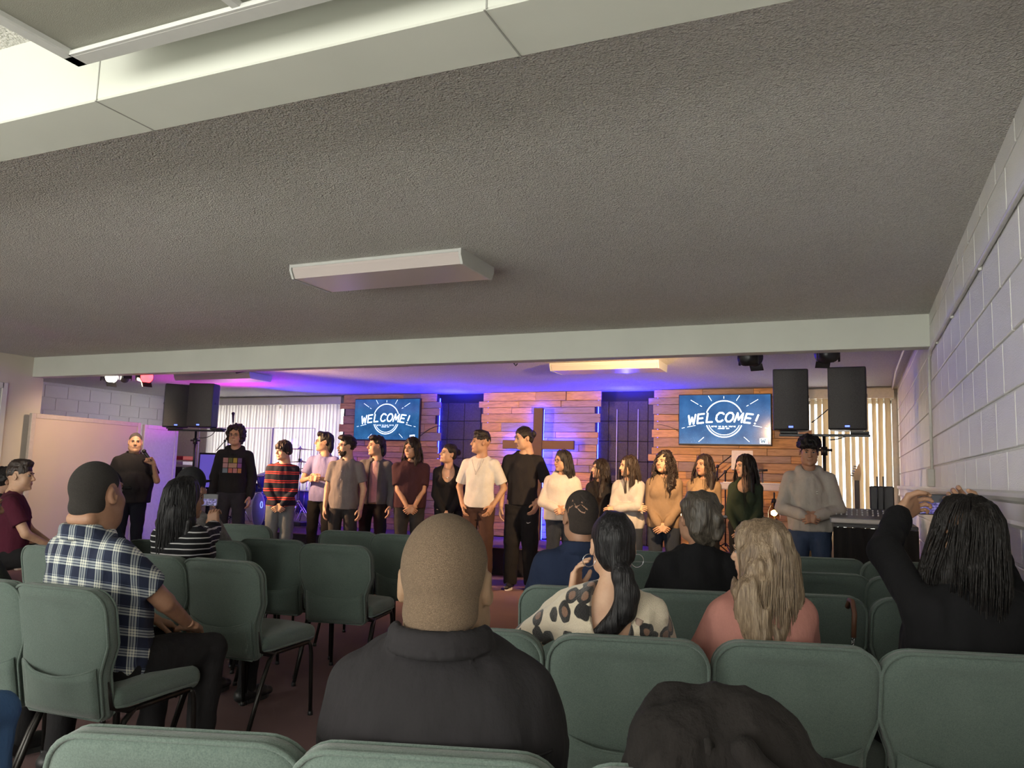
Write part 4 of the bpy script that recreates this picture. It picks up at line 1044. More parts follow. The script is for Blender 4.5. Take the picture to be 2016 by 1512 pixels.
# ------------------------------------------------------------------ ceiling fixtures
M_FIX = plain('fixture_white', (.60, .61, .58), .4, var=.02)
def lens(n):
    co = n.co(); v = n.noise(n.mapping(co, (1, 1, 1)), 260, 1); n.color((.62, .55, .52)); n.set(Roughness=.28); n.bump(v, .25, .002)
M_LENS = mat('fixture_lens', lens)
def wrap_light(x0, x1, y0, y1, label, d=.085):
    t = empty('ceiling_light', ((x0+x1)/2, (y0+y1)/2, HC), 0, label, 'ceiling light'); w = x1-x0; l = y1-y0
    prof = [(-l/2, 0), (-l/2, -.035), (-l/2+.030, -d), (l/2-.030, -d), (l/2, -.035), (l/2, 0)]
    MB().prism(prof, -w/2+.012, w/2-.012, 'x').build('diffuser', M_LENS, t)
    MB().box((0, 0, -.010), (w, l+.012, .020), .003).build('housing', M_FIX, t)
    big = [(a*1.03, b*1.04) for a, b in prof]
    for s_ in (-1, 1): MB().prism(big, s_*w/2-.008, s_*w/2+.008, 'x').build('end_cap', M_FIX, t)
p0 = atZ(912, 520, HC-.085); p1 = atZ(965, 550, HC-.085); p2 = atZ(640, 572, HC-.085)
wrap_light(p2.x+.0, p1.x, p0.y-.04, p1.y+.03, 'white wrap-around ceiling light over the middle of the seating')
a_ = atZ(1095, 733, HC-.08); b_ = atZ(1303, 727, HC-.08); wrap_light(a_.x, b_.x, a_.y-.20, a_.y+.22, 'white ceiling light above the stage, in front of the cross')
a_ = atZ(370, 752, HC-.08); b_ = atZ(515, 748, HC-.08); wrap_light(a_.x, b_.x, b_.y-.25, b_.y+.20, 'ceiling light above the drum kit glowing magenta')
# large boxed fixture near the camera, partly out of the frame
Y1 = 1.352; c1 = atY(162, 137, Y1); zb = c1.z; x0 = c1.x; t = empty('box_ceiling_light', (x0+1.2, Y1-.62, HC), 0, 'large boxed ceiling light with two grey diffusers close to the near beam', 'ceiling light')
ox, oy = t.location.x, t.location.y
fr = MB(); W2, L2 = 2.4, 1.22
for (cx_, cy_, w_, l_) in ((0, L2/2-.025, W2, .05), (0, -L2/2+.025, W2, .05), (-W2/2+.02, 0, .04, L2), (W2/2-.02, 0, .04, L2)): fr.box((cx_, cy_, (zb-HC)/2), (w_, l_, HC-zb), .004)
fr.build('frame', M_FIX, t)
dx_ = atZ(478, 28, zb).x-ox
MB().box((dx_, 0, zb-HC+.012), (.028, L2-.08, .018), .003).build('divider', M_FIX, t)
M_DIF = plain('grey_diffuser', (.30, .30, .25), .55, var=.05, scale=500, bump=.3)
for a, b in ((-W2/2+.04, dx_-.014), (dx_+.014, W2/2-.04)): MB().box(((a+b)/2, 0, zb-HC+.02), (b-a, L2-.09, .008)).build('diffuser', M_DIF, t)
for s_ in (-1, 1): lip = MB().box((0, s_*(L2/2-.052), zb-HC+.006), (W2-.06, .012, .012), .002).build('inner_lip', M_FIX, t)
# stage lamps under the far beam
def par(px, py, label, size, rz, tilt, lens_m, Y=6.78):
    P = atY(px, py, Y); t = empty('stage_lamp', P, R(rz), label, 'stage light'); M = Euler((R(tilt), 0, 0)).to_matrix()
    b = MB(); b.lathe([(.03*size, -.10*size), (.075*size, -.09*size), (.08*size, .06*size), (.092*size, .10*size)], (0, 0, 0), 20, M); b.build('housing', M_BMETAL, t)
    b = MB(); b.lathe([(.078*size, .085*size), (.084*size, .102*size)], (0, 0, 0), 20, M); b.build('lens', lens_m, t)
    b = MB()
    for s_ in (-1, 1): b.box((s_*.098*size, 0, .03*size), (.008, .03, .20*size), .002)
    b.box((0, 0, .13*size), (.205*size, .03, .008), .002); b.build('yoke', M_BMETAL, t)
    b = MB(); b.cyl((0, 0, .13*size), (0, 0, max(.14*size, HC-P.z if P.y > YF1 else HB-P.z)), .010, n=10); b.box((0, -.0, .15*size), (.05, .05, .04), .004); b.build('clamp', M_CHROME, t)
    for s_ in (-1, 1): MB().box((0, 0, 0), (.13*size, .004, .07*size), rot=Euler((R(s_*30), 0, 0))).build('barn_door', M_BMETAL, t).location = M @ V(0, s_*.10*size, .13*size)
    return t
E_W = emit('lamp_white', (1.0, .93, .82), 9); E_R = emit('lamp_red', (1.0, .05, .06), 6); E_OFF = plain('lamp_glass', (.08, .08, .09), .1)
par(214, 741, 'leftmost black stage lamp under the beam, glowing white', .9, 72, 98, E_W)
par(247, 741, 'small unlit stage lamp between the white and the red one', .7, 60, 60, E_OFF)
par(283, 741, 'stage lamp under the beam with red and white diodes lit', .9, 72, 98, E_R)
par(1475, 704, 'stage lamp with barn doors above the right screen', .9, 160, 80, E_W)
par(1630, 697, 'stage lamp with barn doors between the right loudspeakers', .9, 200, 80, E_OFF)
a_ = atY(715, 721, YF1+.03); b_ = atY(803, 719, YF1+.03); MB().box(((a_.x+b_.x)/2, YF1+.03, a_.z), (b_.x-a_.x, .05, .035), .006).build('light_bar', M_BLACK, label='long slim black light bar hanging under the beam', cat='light bar')
a_ = atY(485, 729, YF1+.15); t = empty('security_camera', a_, R(30), 'tiny black camera bracket under the beam above the drums', 'camera')
MB().box((0, 0, 0), (.24, .03, .03), .006, Euler((0, R(-14), 0))).build('body', M_BLACK, t); MB().cyl((.02, 0, 0), (.02, 0, HC-a_.z), .006, n=8).build('bracket', M_BLACK, t)
a_ = atY(1012, 716, YF1+.05); MB().tube([a_+V(0, 0, .05), a_, a_+V(.02, 0, -.02), a_+V(.035, 0, .0)], .006, 6).build('ceiling_hook', M_BLACK, label='small dark hook under the beam near its middle', cat='hook')

# ------------------------------------------------------------------ room dividers at the left of the stage
def divider(pa, pb, zt_, label, m_, fr_m):
    d = (pb-pa); L = math.hypot(d.x, d.y); t = empty('room_divider', (pa.x, pa.y, 0), math.atan2(d.y, d.x), label, 'divider')
    MB().box((L/2, 0, zt_/2+.02), (L-.08, .03, zt_-.12), .003).build('panel', m_, t)
    f = MB()
    for x in (.03, L-.03): f.box((x, 0, zt_/2), (.06, .05, zt_), .005)
    for z in (zt_-.03, .10): f.box((L/2, 0, z), (L-.12, .05, .06), .005)
    f.build('frame', fr_m, t); f = MB()
    for x in (.15, L-.15): f.box((x, 0, .03), (.08, .36, .05), .01)
    f.build('foot', fr_m, t); return t
Md = plain('divider_board', (.56, .47, .37), .6, var=.03, scale=2); Mf = plain('divider_frame', (.52, .46, .40), .5)
pa = atX(61, 813, XL+.10); pb = atX(276, 836, XL-.02); divider(V(pa.x, pa.y, 0), V(pb.x, pb.y, 0), pa.z, 'tall cream room divider behind the man with the microphone', Md, Mf)
pa = atX(281, 834, XL-.05); pb = atX(350, 843, XL-.10); divider(V(pa.x, pa.y+.02, 0), V(pb.x, pb.y, 0), pa.z-.01, 'narrow white room divider lit violet, right of the cream one', plain('divider_white', (.62, .60, .62), .5), plain('divider_frame_w', (.60, .58, .60), .5))
# ------------------------------------------------------------------ stacking chairs
def green(n):
    co = n.co(); w = n.noise(n.mapping(co, (1, 1, 1)), 330, 2, .7); v = n.noise(co, 6, 3); w2 = n.noise(co, 120, 2)
    n.color(n.mix(.5, n.ramp(w, [(.3, (.062, .088, .076)), (.7, (.150, .190, .166))]), n.ramp(v, [(.3, (.084, .116, .100)), (.7, (.116, .152, .133))])))
    n.set(Roughness=.95); n.b.inputs['Specular IOR Level'].default_value = .12; n.b.inputs['Sheen Weight'].default_value = .25; n.bump(n.math('ADD', w, w2), .35, .003)
M_GREEN = mat('green_tweed', green); M_LEG = plain('bronze_leg', (.030, .028, .026), .32, .75)
TILT = R(11)
def backpt(x, z, y=0.0):
    """point of the back shell: x across, z up from the seat, y thickness; curved and tilted"""
    curve = -.030*(1-(x/.25)**2); zz = z-.40; return V(x, -.205-zz*math.tan(TILT)+curve+y, z)
def back_outline(inset=0.0, n=7):
    W1, W0, zt, z1, z0, zb, rc = .240-inset, .200-inset, .868-inset, .655, .565, .375+inset, .085-inset*.6
    pts = [(W0-.02, zb), (W0, zb+.02), (W0, z0-.02), (W0+.004, z0), (W1-.006, z1-.01), (W1, z1+.01)]
    for i in range(n+1): a = R(90*i/n); pts.append((W1-rc+rc*math.cos(a), zt-rc+rc*math.sin(a)))
    return pts+[(-x, z) for x, z in reversed(pts)]
def make_chair():
    t = empty('stacking_chair', (0, 0, 0)); T_ = .046
    # back shell: stacked outline rings bulging front and rear
    rings = []; n = len(back_outline())
    for ins, y in ((.055, -T_/2-.006), (.022, -T_/2-.004), (.006, -T_/2), (0, -T_/4), (0, T_/4), (.006, T_/2), (.03, T_/2+.010), (.075, T_/2+.016)):
        rings.append([backpt(x, z, y) for x, z in back_outline(ins)])
    b = MB(); vs = [v for r_ in rings for v in r_]; fs = []
    for i in range(len(rings)-1):
        for k in range(n): fs.append((i*n+k, i*n+(k+1) % n, (i+1)*n+(k+1) % n, (i+1)*n+k))
    b.add(vs, fs, True)
    for ri, flip in ((0, False), (len(rings)-1, True)):     # close the faces with quad strips between the mirrored sides
        h = n//2; q = []
        for k in range(h-1): q.append((ri*n+k, ri*n+n-1-k, ri*n+n-2-k, ri*n+k+1))
        b.f += [tuple(reversed(f)) if flip else f for f in [tuple(q_) for q_ in q]]; b.mi += [0]*(h-1); b.sm += [True]*(h-1)
    b.build('backrest', M_GREEN, t)
    for ins, y, nm in ((.004, -T_/2-.002, 'piping'), (.004, T_/2+.002, 'piping')):
        MB().tube([backpt(x, z, y) for x, z in back_outline(ins)], .0055, 6, closed=True).build(nm, M_GREEN, t)
    # sagging pocket on the rear of the back
    p = MB(); vs = []; NX, NZ = 12, 5
    for j in range(NZ+1):
        for i in range(NX+1):
            u = i/NX*2-1; top = .535+.040*abs(u)**2.2; z = .39+(top-.39)*j/NZ; bul = .018*(j/NZ)*(1-u*u)+.003*math.sin(u*9)*(j/NZ)
            vs.append(backpt(u*.188, z, -T_/2-.008-bul))
    fs = [(j*(NX+1)+i, j*(NX+1)+i+1, (j+1)*(NX+1)+i+1, (j+1)*(NX+1)+i) for j in range(NZ) for i in range(NX)]
    p.add(vs, fs, True); pk = p.build('pocket', M_GREEN, t); sd = pk.modifiers.new('thick', 'SOLIDIFY'); sd.thickness = .004; sd.offset = 1
    MB().tube(vs[-(NX+1):], .0045, 6).build('hem', M_GREEN, pk)
    # seat cushion with rounded front
    s_ = SDF((-.26, -.25, .36), (.26, .29, .52), .0125)
    s_.box((0, .02, .445), (.225, .225, .040), .036, k=.01); s_.ell((0, .04, .462), (.21, .20, .038), k=.04); s_.box((0, .215, .425), (.215, .030, .036), .03, k=.03)
    Soup().add(s_.out()).build('seat', M_GREEN, t)
    MB().tube([(x, y+.02, .420) for x, y in rrect(.456, .456, .06, 4)], .0055, 6, closed=True).build('piping', M_GREEN, t)
    for sx in (-1, 1):
        MB().tube([(sx*.205, .19, .395), (sx*.212, .205, .38), (sx*.214, .215, .33), (sx*.216, .235, .012)], .0115, 8).build('leg', M_LEG, t)
        MB().tube([(sx*.205, -.10, .395), (sx*.212, -.155, .36), (sx*.216, -.20, .28), (sx*.220, -.315, .012)], .0115, 8).build('leg', M_LEG, t)
        MB().tube([(sx*.205, .195, .392), (sx*.205, -.13, .392), (sx*.195, -.21, .42), (sx*.19, -.235, .52)], .0115, 8).build('seat_frame', M_LEG, t)
    MB().tube([(-.205, .12, .385), (.205, .12, .385)], .009, 8).tube([(-.205, -.12, .385), (.205, -.12, .385)], .009, 8).build('stretcher', M_LEG, t)
    gm_ = MB().cyl((0, 0, 0), (0, 0, .022), .015, .013, 10).mesh('glide', M_BLACK)
    for x_, y_ in ((.216, .235), (-.216, .235), (.220, -.316), (-.220, -.316)): link('glide', gm_, t).location = (x_, y_, 0)
    return t
CH0 = make_chair(); _used = [False]; CHAIRS = {}
CAMDEG = math.degrees(CYAW)
def chair(key, px, py, a, label, group):
    """px, py: photo pixel of the middle of the top edge; a: facing, degrees right of the camera's axis"""
    P = atZ(px, py, .862); rz = R(CAMDEG-a); off = Matrix.Rotation(rz, 3, 'Z') @ V(0, -.305, 0)
    o = CH0 if not _used[0] else copy_tree(CH0); _used[0] = True
    o.location = (P.x-off.x, P.y-off.y, 0); o.rotation_euler = (0, 0, rz); tag(o, label, 'chair', group); CHAIRS[key] = (V(o.location), math.degrees(rz)); return o
GR, GL_ = 'green chairs in the right-hand block', 'green chairs in the left-hand block'
chair('F1', 350, 1447, 4, 'green upholstered chair cut off by the photo\'s bottom edge, left one of two', GR)
chair('F2', 838, 1481, 5, 'green upholstered chair under the bald man in the charcoal shirt', GR)
chair('F3', 1412, 1530, 6, 'green chair under the heaped dark coat, mostly below the frame', GR)
chair('C1', 917, 1240, 7, 'empty green chair left of the leopard sweater woman, behind the bald man\'s shoulder', GR)
chair('C2', 1236, 1258, 7, 'green chair whose sitter wears the leopard-spot sweater', GR)
chair('C3', 1567, 1271, 7, 'green chair whose sitter has long blonde-grey hair', GR)
chair('C4', 1904, 1290, 7, 'green chair at the right wall behind the woman holding up a phone', GR)
chair('K1', 1132, 1158, 7, 'green chair of the man in the navy suit', GR)
chair('K2', 1352, 1165, 7, 'green chair of the person in black with grey-brown pinned hair', GR)
chair('K3', 1592, 1172, 7, 'green chair with a brown bag strap, beyond the blonde woman', GR)
chair('K4', 1832, 1183, 7, 'green chair hidden behind the woman in black, third row ahead', GR)
chair('R1', 1270, 1108, 7, 'green chair seen between the navy suit and the black coat, nearer one', GR)
chair('R2', 1446, 1118, 7, 'green chair just ahead of the person in black, left part hidden', GR)
chair('R3', 1622, 1130, 7, 'second empty green chair ahead of the one with the bag strap', GR)
chair('R4', 1800, 1139, 7, 'green chair beside the right wall whose top corner shows under the raised arm', GR)
chair('Q1', 1255, 1086, 7, 'green chair front-row, seen between the navy suit and the black coat', GR)
chair('Q2', 1416, 1091, 7, 'front-row green chair in front of the green-sleeved girl', GR)
chair('Q3', 1627, 1100, 7, 'front-row green chair in front of the boy in the grey hoodie', GR)
chair('Q4', 1776, 1108, 7, 'front-row green chair nearest the sound desk', GR)
chair('A0', -35, 1141, 20, 'green chair cut by the left edge beside the plaid shirt man', GL_)
chair('A1', 120, 1156, 20, 'green chair with sagging pocket holding the man in the plaid shirt', GL_)
chair('B0', 298, 1094, 20, 'green chair of the woman in the striped top', GL_)
chair('B1', 436, 1104, 20, 'empty green chair just right of the plaid man\'s knee, seat turned sideways', GL_)
chair('B2', 108, 1078, 20, 'green chair of the person in the navy shirt and cap', GL_)
chair('S1', 420, 1065, 11, 'empty green chair whose top shows under the striped sleeve', GL_)
chair('S2', 536, 1063, 11, 'empty green chair left of two that stand side by side at the aisle', GL_)
chair('S3', 660, 1074, 11, 'empty green chair at the aisle showing its seat to the right', GL_)
chair('D0', 480, 1034, 11, 'green chair partly hidden right of the striped sleeve', GL_)
chair('D1', 686, 1047, 11, 'front green chair ahead of the two side-by-side chairs, left one', GL_)
chair('D2', 790, 1054, 11, 'front green chair left of the bald man\'s head', GL_)
chair('S0', 318, 1066, 11, 'green chair of the person in the dark cap, hidden by the striped woman', GL_)
# ------------------------------------------------------------------ loudspeakers
def grille(n):
    co = n.co(); v = n.noise(co, 420, 1); n.color(n.ramp(v, [(.4, (.010, .009, .009)), (.6, (.045, .042, .040))])); n.set(Roughness=.55); n.bump(v, .4, .002)
M_GRILLE = mat('speaker_grille', grille)
def speaker(P, w, h, d, rz, label, led=True):
    """P: bottom centre of the front"""
    t = empty('loudspeaker', P, rz, label, 'loudspeaker')
    out = [(-w/2, 0), (w/2, 0), (w/2-.0, d*.55), (w/2-.06, d), (-w/2+.06, d), (-w/2, d*.55)]
    b = MB(); b.prism(out, 0, h, 'z'); o = b.build('cabinet', plain('speaker_cabinet', (.016, .016, .018), .42), t); bv = o.modifiers.new('bevel', 'BEVEL'); bv.width = .012; bv.segments = 2; bv.limit_method = 'ANGLE'
    g = MB(); pts = rrect(w-.02, h-.02, .015, 3, 0, h/2); vs = [(x, -.004-.016*math.cos(x/w*PI*.9), z) for x, z in pts]
    NX = 10; vs = [((i/NX-.5)*(w-.024), -.006-.018*math.cos((i/NX-.5)*PI*.95), z) for z in (.014, h-.014) for i in range(NX+1)]
    g.add(vs, [(i, i+1, NX+2+i, NX+1+i) for i in range(NX)], True); g.add([(v[0], .002, v[2]) for v in vs], [(i+1, i, NX+1+i, NX+2+i) for i in range(NX)])
    g.prism([(v[0], v[1]) for v in vs[:NX+1]]+[((w-.024)/2, .004), (-(w-.024)/2, .004)], .012, .0145, 'z'); g.prism([(v[0], v[1]) for v in vs[:NX+1]]+[((w-.024)/2, .004), (-(w-.024)/2, .004)], h-.0145, h-.012, 'z')
    g.build('grille', M_GRILLE, t)
    if led: MB().box((0, -.026, .030), (.040, .006, .016), .002).build('badge', emit('speaker_led', (.10, .16, 1.0), 3.0), t)
    for sx in (-1, 1): MB().box((sx*(w/2+.001), d*.35, h*.55), (.006, .10, .03), .002).build('handle', M_BLACK, t)
    return t
def stand(P, zt, half, rz, label, base=.5):
    t = empty('speaker_stand', (P.x, P.y, 0), rz, label, 'speaker stand')
    MB().cyl((0, 0, .30), (0, 0, 1.15), .020, n=12).build('lower_pole', M_BMETAL, t)
    MB().cyl((0, 0, 1.1), (0, 0, zt-.02), .0155, n=12).build('upper_pole', M_BMETAL, t)
    b = MB(); b.cyl((0, 0, 1.10), (0, 0, 1.18), .030, n=12); b.cyl((.02, 0, 1.14), (.07, 0, 1.14), .012, n=8); b.build('clamp', M_BLACK, t)
    b = MB(); b.cyl((0, 0, zt-.20), (0, 0, zt-.12), .030, n=12); b.cyl((-.07, 0, zt-.15), (.07, 0, zt-.15), .012, n=8); b.build('clamp', M_BLACK, t)
    MB().box((0, 0, zt-.012), (half*2, .05, .024), .004).build('crossbar', M_BMETAL, t)
    for sx in (-1, 1): MB().box((sx*(half-.09), 0, zt+.012), (.16, .16, .024), .004).build('bracket', M_BLACK, t)
    for k in range(3):
        a = R(90+120*k); MB().tube([(0, 0, .72), (math.cos(a)*base*.5, math.sin(a)*base*.5, .38), (math.cos(a)*base, math.sin(a)*base, .015)], .012, 8).build('leg', M_BMETAL, t)
        MB().tube([(0, 0, .32), (math.cos(a)*base*.52, math.sin(a)*base*.52, .36)], .008, 8).build('brace', M_BMETAL, t)
    return t
YS = 7.95
pl = atY(1616, 850, YS); rzr = R(8)
a_ = atY(1520, 727, YS-.17); b_ = atY(1594, 847, YS-.17); w_, h_ = b_.x-a_.x, a_.z-b_.z
s1 = speaker(V((a_.x+b_.x)/2, YS-.17, b_.z), w_-.01, h_, .33, R(4), 'black loudspeaker nearer the wall screen on the right stand')
a_ = atY(1627, 723, YS-.17); c_ = atY(1709, 846, YS-.17)
s2 = speaker(V((a_.x+c_.x)/2, YS-.17, c_.z), w_, h_, .33, R(-2), 'black loudspeaker nearer the right wall on the right stand')
stand(V(atY(1622, 850, YS).x, YS, 0), b_.z-.026, .40, 0, 'black speaker stand with crossbar behind the boy in the grey hoodie', .24)
YS2 = 8.15
a_ = atY(326, 757, YS2-.1); b_ = atY(372, 841, YS2-.1); h_ = a_.z-b_.z
s3 = speaker(V((a_.x+b_.x)/2, YS2-.1, b_.z), .33, h_, .32, R(50), 'black loudspeaker on the left stand, the one turned to the left')
a_ = atY(378, 755, YS2-.14); b_ = atY(412, 842, YS2-.14)
s4 = speaker(V((a_.x+b_.x)/2-.01, YS2-.14, s3.location.z), .35, h_, .34, R(20), 'black loudspeaker on the left stand whose grille is lit bright')
stand(V(atY(386, 850, YS2+.02).x, YS2+.02, 0), s3.location.z-.026, .42, R(14), 'black speaker stand left of the curly-haired man')
pp = atY(425, 845, YS2); MB().tube(bez(pp, pp+V(-.05, 0, -.13), atY(392, 862, YS2)), .005, 6).build('speaker_cable', M_BLACK, label='thin black cable hanging under the left pair of loudspeakers', cat='cable')
MB().tube(bez(atY(1598, 832, YS), atY(1612, 822, YS), atY(1630, 806, YS)), .005, 6).tube(bez(atY(1632, 866, YS+.02), atY(1650, 866, YS+.02), atY(1668, 858, YS)), .005, 6).build('speaker_cable', M_BLACK, label='thin black cable between the right pair of loudspeakers', cat='cable', kind='stuff')

# ------------------------------------------------------------------ drum kit on the platform
PT = PZ+.012
M_DRUM = plain('drum_shell_blue', (.05, .06, .30), .25); M_HEAD = plain('drum_head', (.30, .32, .62), .35); M_CYM = plain('cymbal_bronze', (.55, .42, .20), .25, 1.0)
def drum(t, c, r, h, M, nm='drum'):
    o = empty(nm, c, 0); o.parent = t; KIDS.setdefault(t.name, []).append(o)
    M4 = M
    b = MB(); b.lathe([(r, -h/2), (r, h/2)], (0, 0, 0), 28, M4); b.build('shell', M_DRUM, o)
    b = MB(); b.lathe([(r*.97, h/2), (r*.97, h/2+.006)], (0, 0, 0), 28, M4); b.lathe([(r*.97, -h/2-.006), (r*.97, -h/2)], (0, 0, 0), 28, M4); b.build('head', M_HEAD, o)
    for z in (-h/2, h/2):
        b = MB(); b.tube([M4 @ V(r*1.015*math.cos(2*PI*i/28), r*1.015*math.sin(2*PI*i/28), z) for i in range(28)], .010, 6, closed=True); b.build('hoop', M_CHROME if nm != 'bass_drum' else plain('hoop_white', (.55, .55, .62), .3), o)
    b = MB()
    for i in range(8): a = 2*PI*i/8+.2; b.tube([M4 @ V(r*1.03*math.cos(a), r*1.03*math.sin(a), -h/2), M4 @ V(r*1.03*math.cos(a), r*1.03*math.sin(a), h/2)], .005, 5)
    b.build('lugs', M_CHROME, o); return o
bc = atY(524, 1003, 10.15); br = .27; bc.z = PT+br+.01
kit = empty('drum_kit', (bc.x, 10.15, PT), 0, 'drum kit on the platform, its bass drum glowing blue', 'drum kit')
def K(x, y, z): return V(x, y, z)
Mx = Euler((R(90), 0, R(-28))).to_matrix()
drum(kit, K(0, .10, br+.01), br, .40, Mx, 'bass_drum')
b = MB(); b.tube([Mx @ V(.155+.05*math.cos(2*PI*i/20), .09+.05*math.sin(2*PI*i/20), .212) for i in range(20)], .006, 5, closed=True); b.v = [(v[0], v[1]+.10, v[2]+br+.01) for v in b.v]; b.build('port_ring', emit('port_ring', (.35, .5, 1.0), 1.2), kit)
Mt = Euler((R(18), 0, R(-20))).to_matrix()
for x, r_ in ((-.17, .135), (.14, .15)): drum(kit, K(x, .15, .76), r_, .20, Mt, 'tom')
drum(kit, K(.50, .45, .42), .19, .36, Matrix.Identity(3), 'floor_tom'); drum(kit, K(-.38, .35, .62), .18, .14, Matrix.Identity(3), 'snare')
def cym(px, py, Y, r, nm='cymbal'):
    P = atY(px, py, Y); x, y, z = P.x-kit.location.x, Y-kit.location.y, P.z-PT
    o = empty(nm, (x, y, 0)); o.parent = kit; KIDS.setdefault(kit.name, []).append(o)
    MB().lathe([(.002, z+.028), (.022, z+.022), (.035, z+.010), (r, z-.008), (r, z-.011), (.035, z+.006), (.004, z+.016)], (0, 0, 0), 28).build('plate', M_CYM, o)
    MB().cyl((0, 0, .25), (0, 0, z+.05), .009, n=8).build('pole', M_CHROME, o)
    for k in range(3):
        a = R(30+120*k); MB().tube([(0, 0, .46), (.18*math.cos(a), .18*math.sin(a), .18), (.27*math.cos(a), .27*math.sin(a), .012)], .008, 6).build('leg', M_CHROME, o)
    MB().cyl((0, 0, z-.20), (0, 0, z-.15), .018, n=8).build('clamp', M_BLACK, o)
cym(591, 884, 10.0, .22); cym(593, 909, 10.25, .19); cym(606, 922, 10.5, .17, 'hi_hat'); cym(470, 902, 10.6, .22)
MB().box((.66, -.05, .10), (.32, .20, .07), .01).build('pedal_box', M_BLACK, kit)
# clear drum shield panels
gl = NT('shield_acrylic'); gl.color((.95, .96, 1)); gl.set(Roughness=.03); gl.b.inputs['Transmission Weight'].default_value = 1.0; gl.b.inputs['IOR'].default_value = 1.08
for x0, x1, ya, yb, lab in ((393, 452, 9.75, 9.70, 'left clear acrylic panel of the drum shield, in front of the monitor'), (452, 538, 9.70, 9.70, 'middle clear acrylic panel of the drum shield behind the curly-haired man'), (538, 621, 9.70, 9.74, 'right clear acrylic panel of the drum shield with a bright edge')):
    A, B = atY(x0, 840, ya), atY(x1, 840, yb); L = math.hypot(B.x-A.x, B.y-A.y); t = empty('drum_shield', (A.x, A.y, PT), math.atan2(B.y-A.y, B.x-A.x), lab, 'drum shield'); hh = A.z-PT-.02
    MB().box((L/2, 0, hh/2), (L-.02, .006, hh), .002).build('pane', gl.m, t)
    for x in (.008, L-.008): MB().box((x, 0, hh/2), (.012, .014, hh), .004).build('edge_strip', plain('acrylic_edge', (.55, .52, .70), .2), t)
    MB().box((L/2, 0, hh), (L-.02, .010, .010), .002).build('top_strip', plain('acrylic_edge', (.55, .52, .70), .2), t)
def mic_stand(P0, P1, P2, label, mic=True, base=PT, nm='microphone_stand'):
    """pole foot P0, boom pivot P1, boom end P2"""
    t = empty(nm, (P0.x, P0.y, base), 0, label, 'microphone stand'); q = lambda p: V(p.x-P0.x, p.y-P0.y, p.z-base)
    MB().cyl((0, 0, .12), q(P1), .010, n=8).build('pole', M_BMETAL, t)
    for k in range(3): a = R(60+120*k); MB().tube([(0, 0, .16), (.26*math.cos(a), .26*math.sin(a), .012)], .008, 6).build('leg', M_BMETAL, t)
    d = (q(P2)-q(P1)).normalized(); MB().cyl(q(P1)-d*.22, q(P2), .0075, n=8).build('boom', M_BMETAL, t); MB().ball(q(P1), .024, 8).build('pivot', M_BLACK, t)
    if mic: m_ = MB(); m_.cyl(q(P2), q(P2)+d*.13, .013, .020, n=10); m_.ball(q(P2)+d*.15, .027, 10); m_.build('microphone', M_BMETAL, t)
Y_ = 10.4; mic_stand(atY(443, 1010, Y_), atY(443, 868, Y_), atY(426, 887, Y_-.1), 'violet-lit boom stand behind the curly-haired man', False)
Y_ = 9.9; mic_stand(atY(458, 1010, Y_), atY(459, 850, Y_), atY(459, 832, Y_), 'microphone on a stand rising above the curly-haired man', True)
Y_ = 10.9; mic_stand(V(-1.75, Y_, 0), atY(1413, 918, Y_), atY(1440, 897, Y_), 'black boom stand reaching up to the sheet of paper', False)
Y_ = 10.6; mic_stand(atY(1428, 1010, Y_), atY(1428, 929, Y_), atY(1415, 942, Y_), 'lower black boom stand behind the girl in dark green', True)
# monitor on the platform
P = atY(394, 891, 9.9); Q = atY(478, 966, 9.9)
t = empty('monitor_screen', ((P.x+Q.x)/2, 9.95, PT), R(6), 'dark monitor on a cart with a painted violet reflection behind the microphone man', 'monitor')
W_, H_ = Q.x-P.x, P.z-Q.z; zc = (P.z+Q.z)/2-PT
MB().box((0, 0, zc), (W_, .05, H_), .008).build('frame', M_BLACK, t)
n_ = NT('monitor_reflection_glow'); n_.color((.07, .05, .16)); n_.set(Roughness=.18); n_.b.inputs['Emission Color'].default_value = (.20, .14, .75, 1); n_.b.inputs['Emission Strength'].default_value = .55  # violet reflection put into the display as a glow
MB().box((0, -.026, zc), (W_-.06, .004, H_-.06)).build('display', n_.m, t)
for sx in (-1, 1): MB().box((sx*.28, .03, zc/2), (.05, .05, zc), .004).build('post', M_BMETAL, t); MB().box((sx*.28, .03, .02), (.06, .45, .04), .006).build('foot', M_BMETAL, t)
P = atY(357, 905, 10.4); t = empty('equipment_case', (P.x, 10.4, PT), R(8), 'red and white striped case beside the room divider', 'case'); hh = P.z+.05-PT
MB().box((0, 0, hh*.42), (.30, .30, hh*.84), .01).build('body', M_BLACK, t); MB().box((0, 0, hh*.90), (.31, .31, .06), .008).build('white_band', plain('case_white', (.62, .60, .58), .5), t); MB().box((0, 0, hh*.98), (.29, .29, .07), .01).build('red_lid', plain('case_red', (.45, .02, .02), .5), t)
P = atZ(650, 1042, PT); t = empty('cable_coil', (P.x+.25, 10.2, PT+.012), 0, 'loose coil of black cable on the platform right of the drum shield', 'cable'); b = MB()
b.tube([(.13*math.cos(i*.5)*(1+.1*math.sin(i*2.1)), .13*math.sin(i*.5)*(1+.15*math.cos(i*1.3)), .010+.0025*i/2) for i in range(40)], .006, 6); b.build('cord', M_BLACK, t)
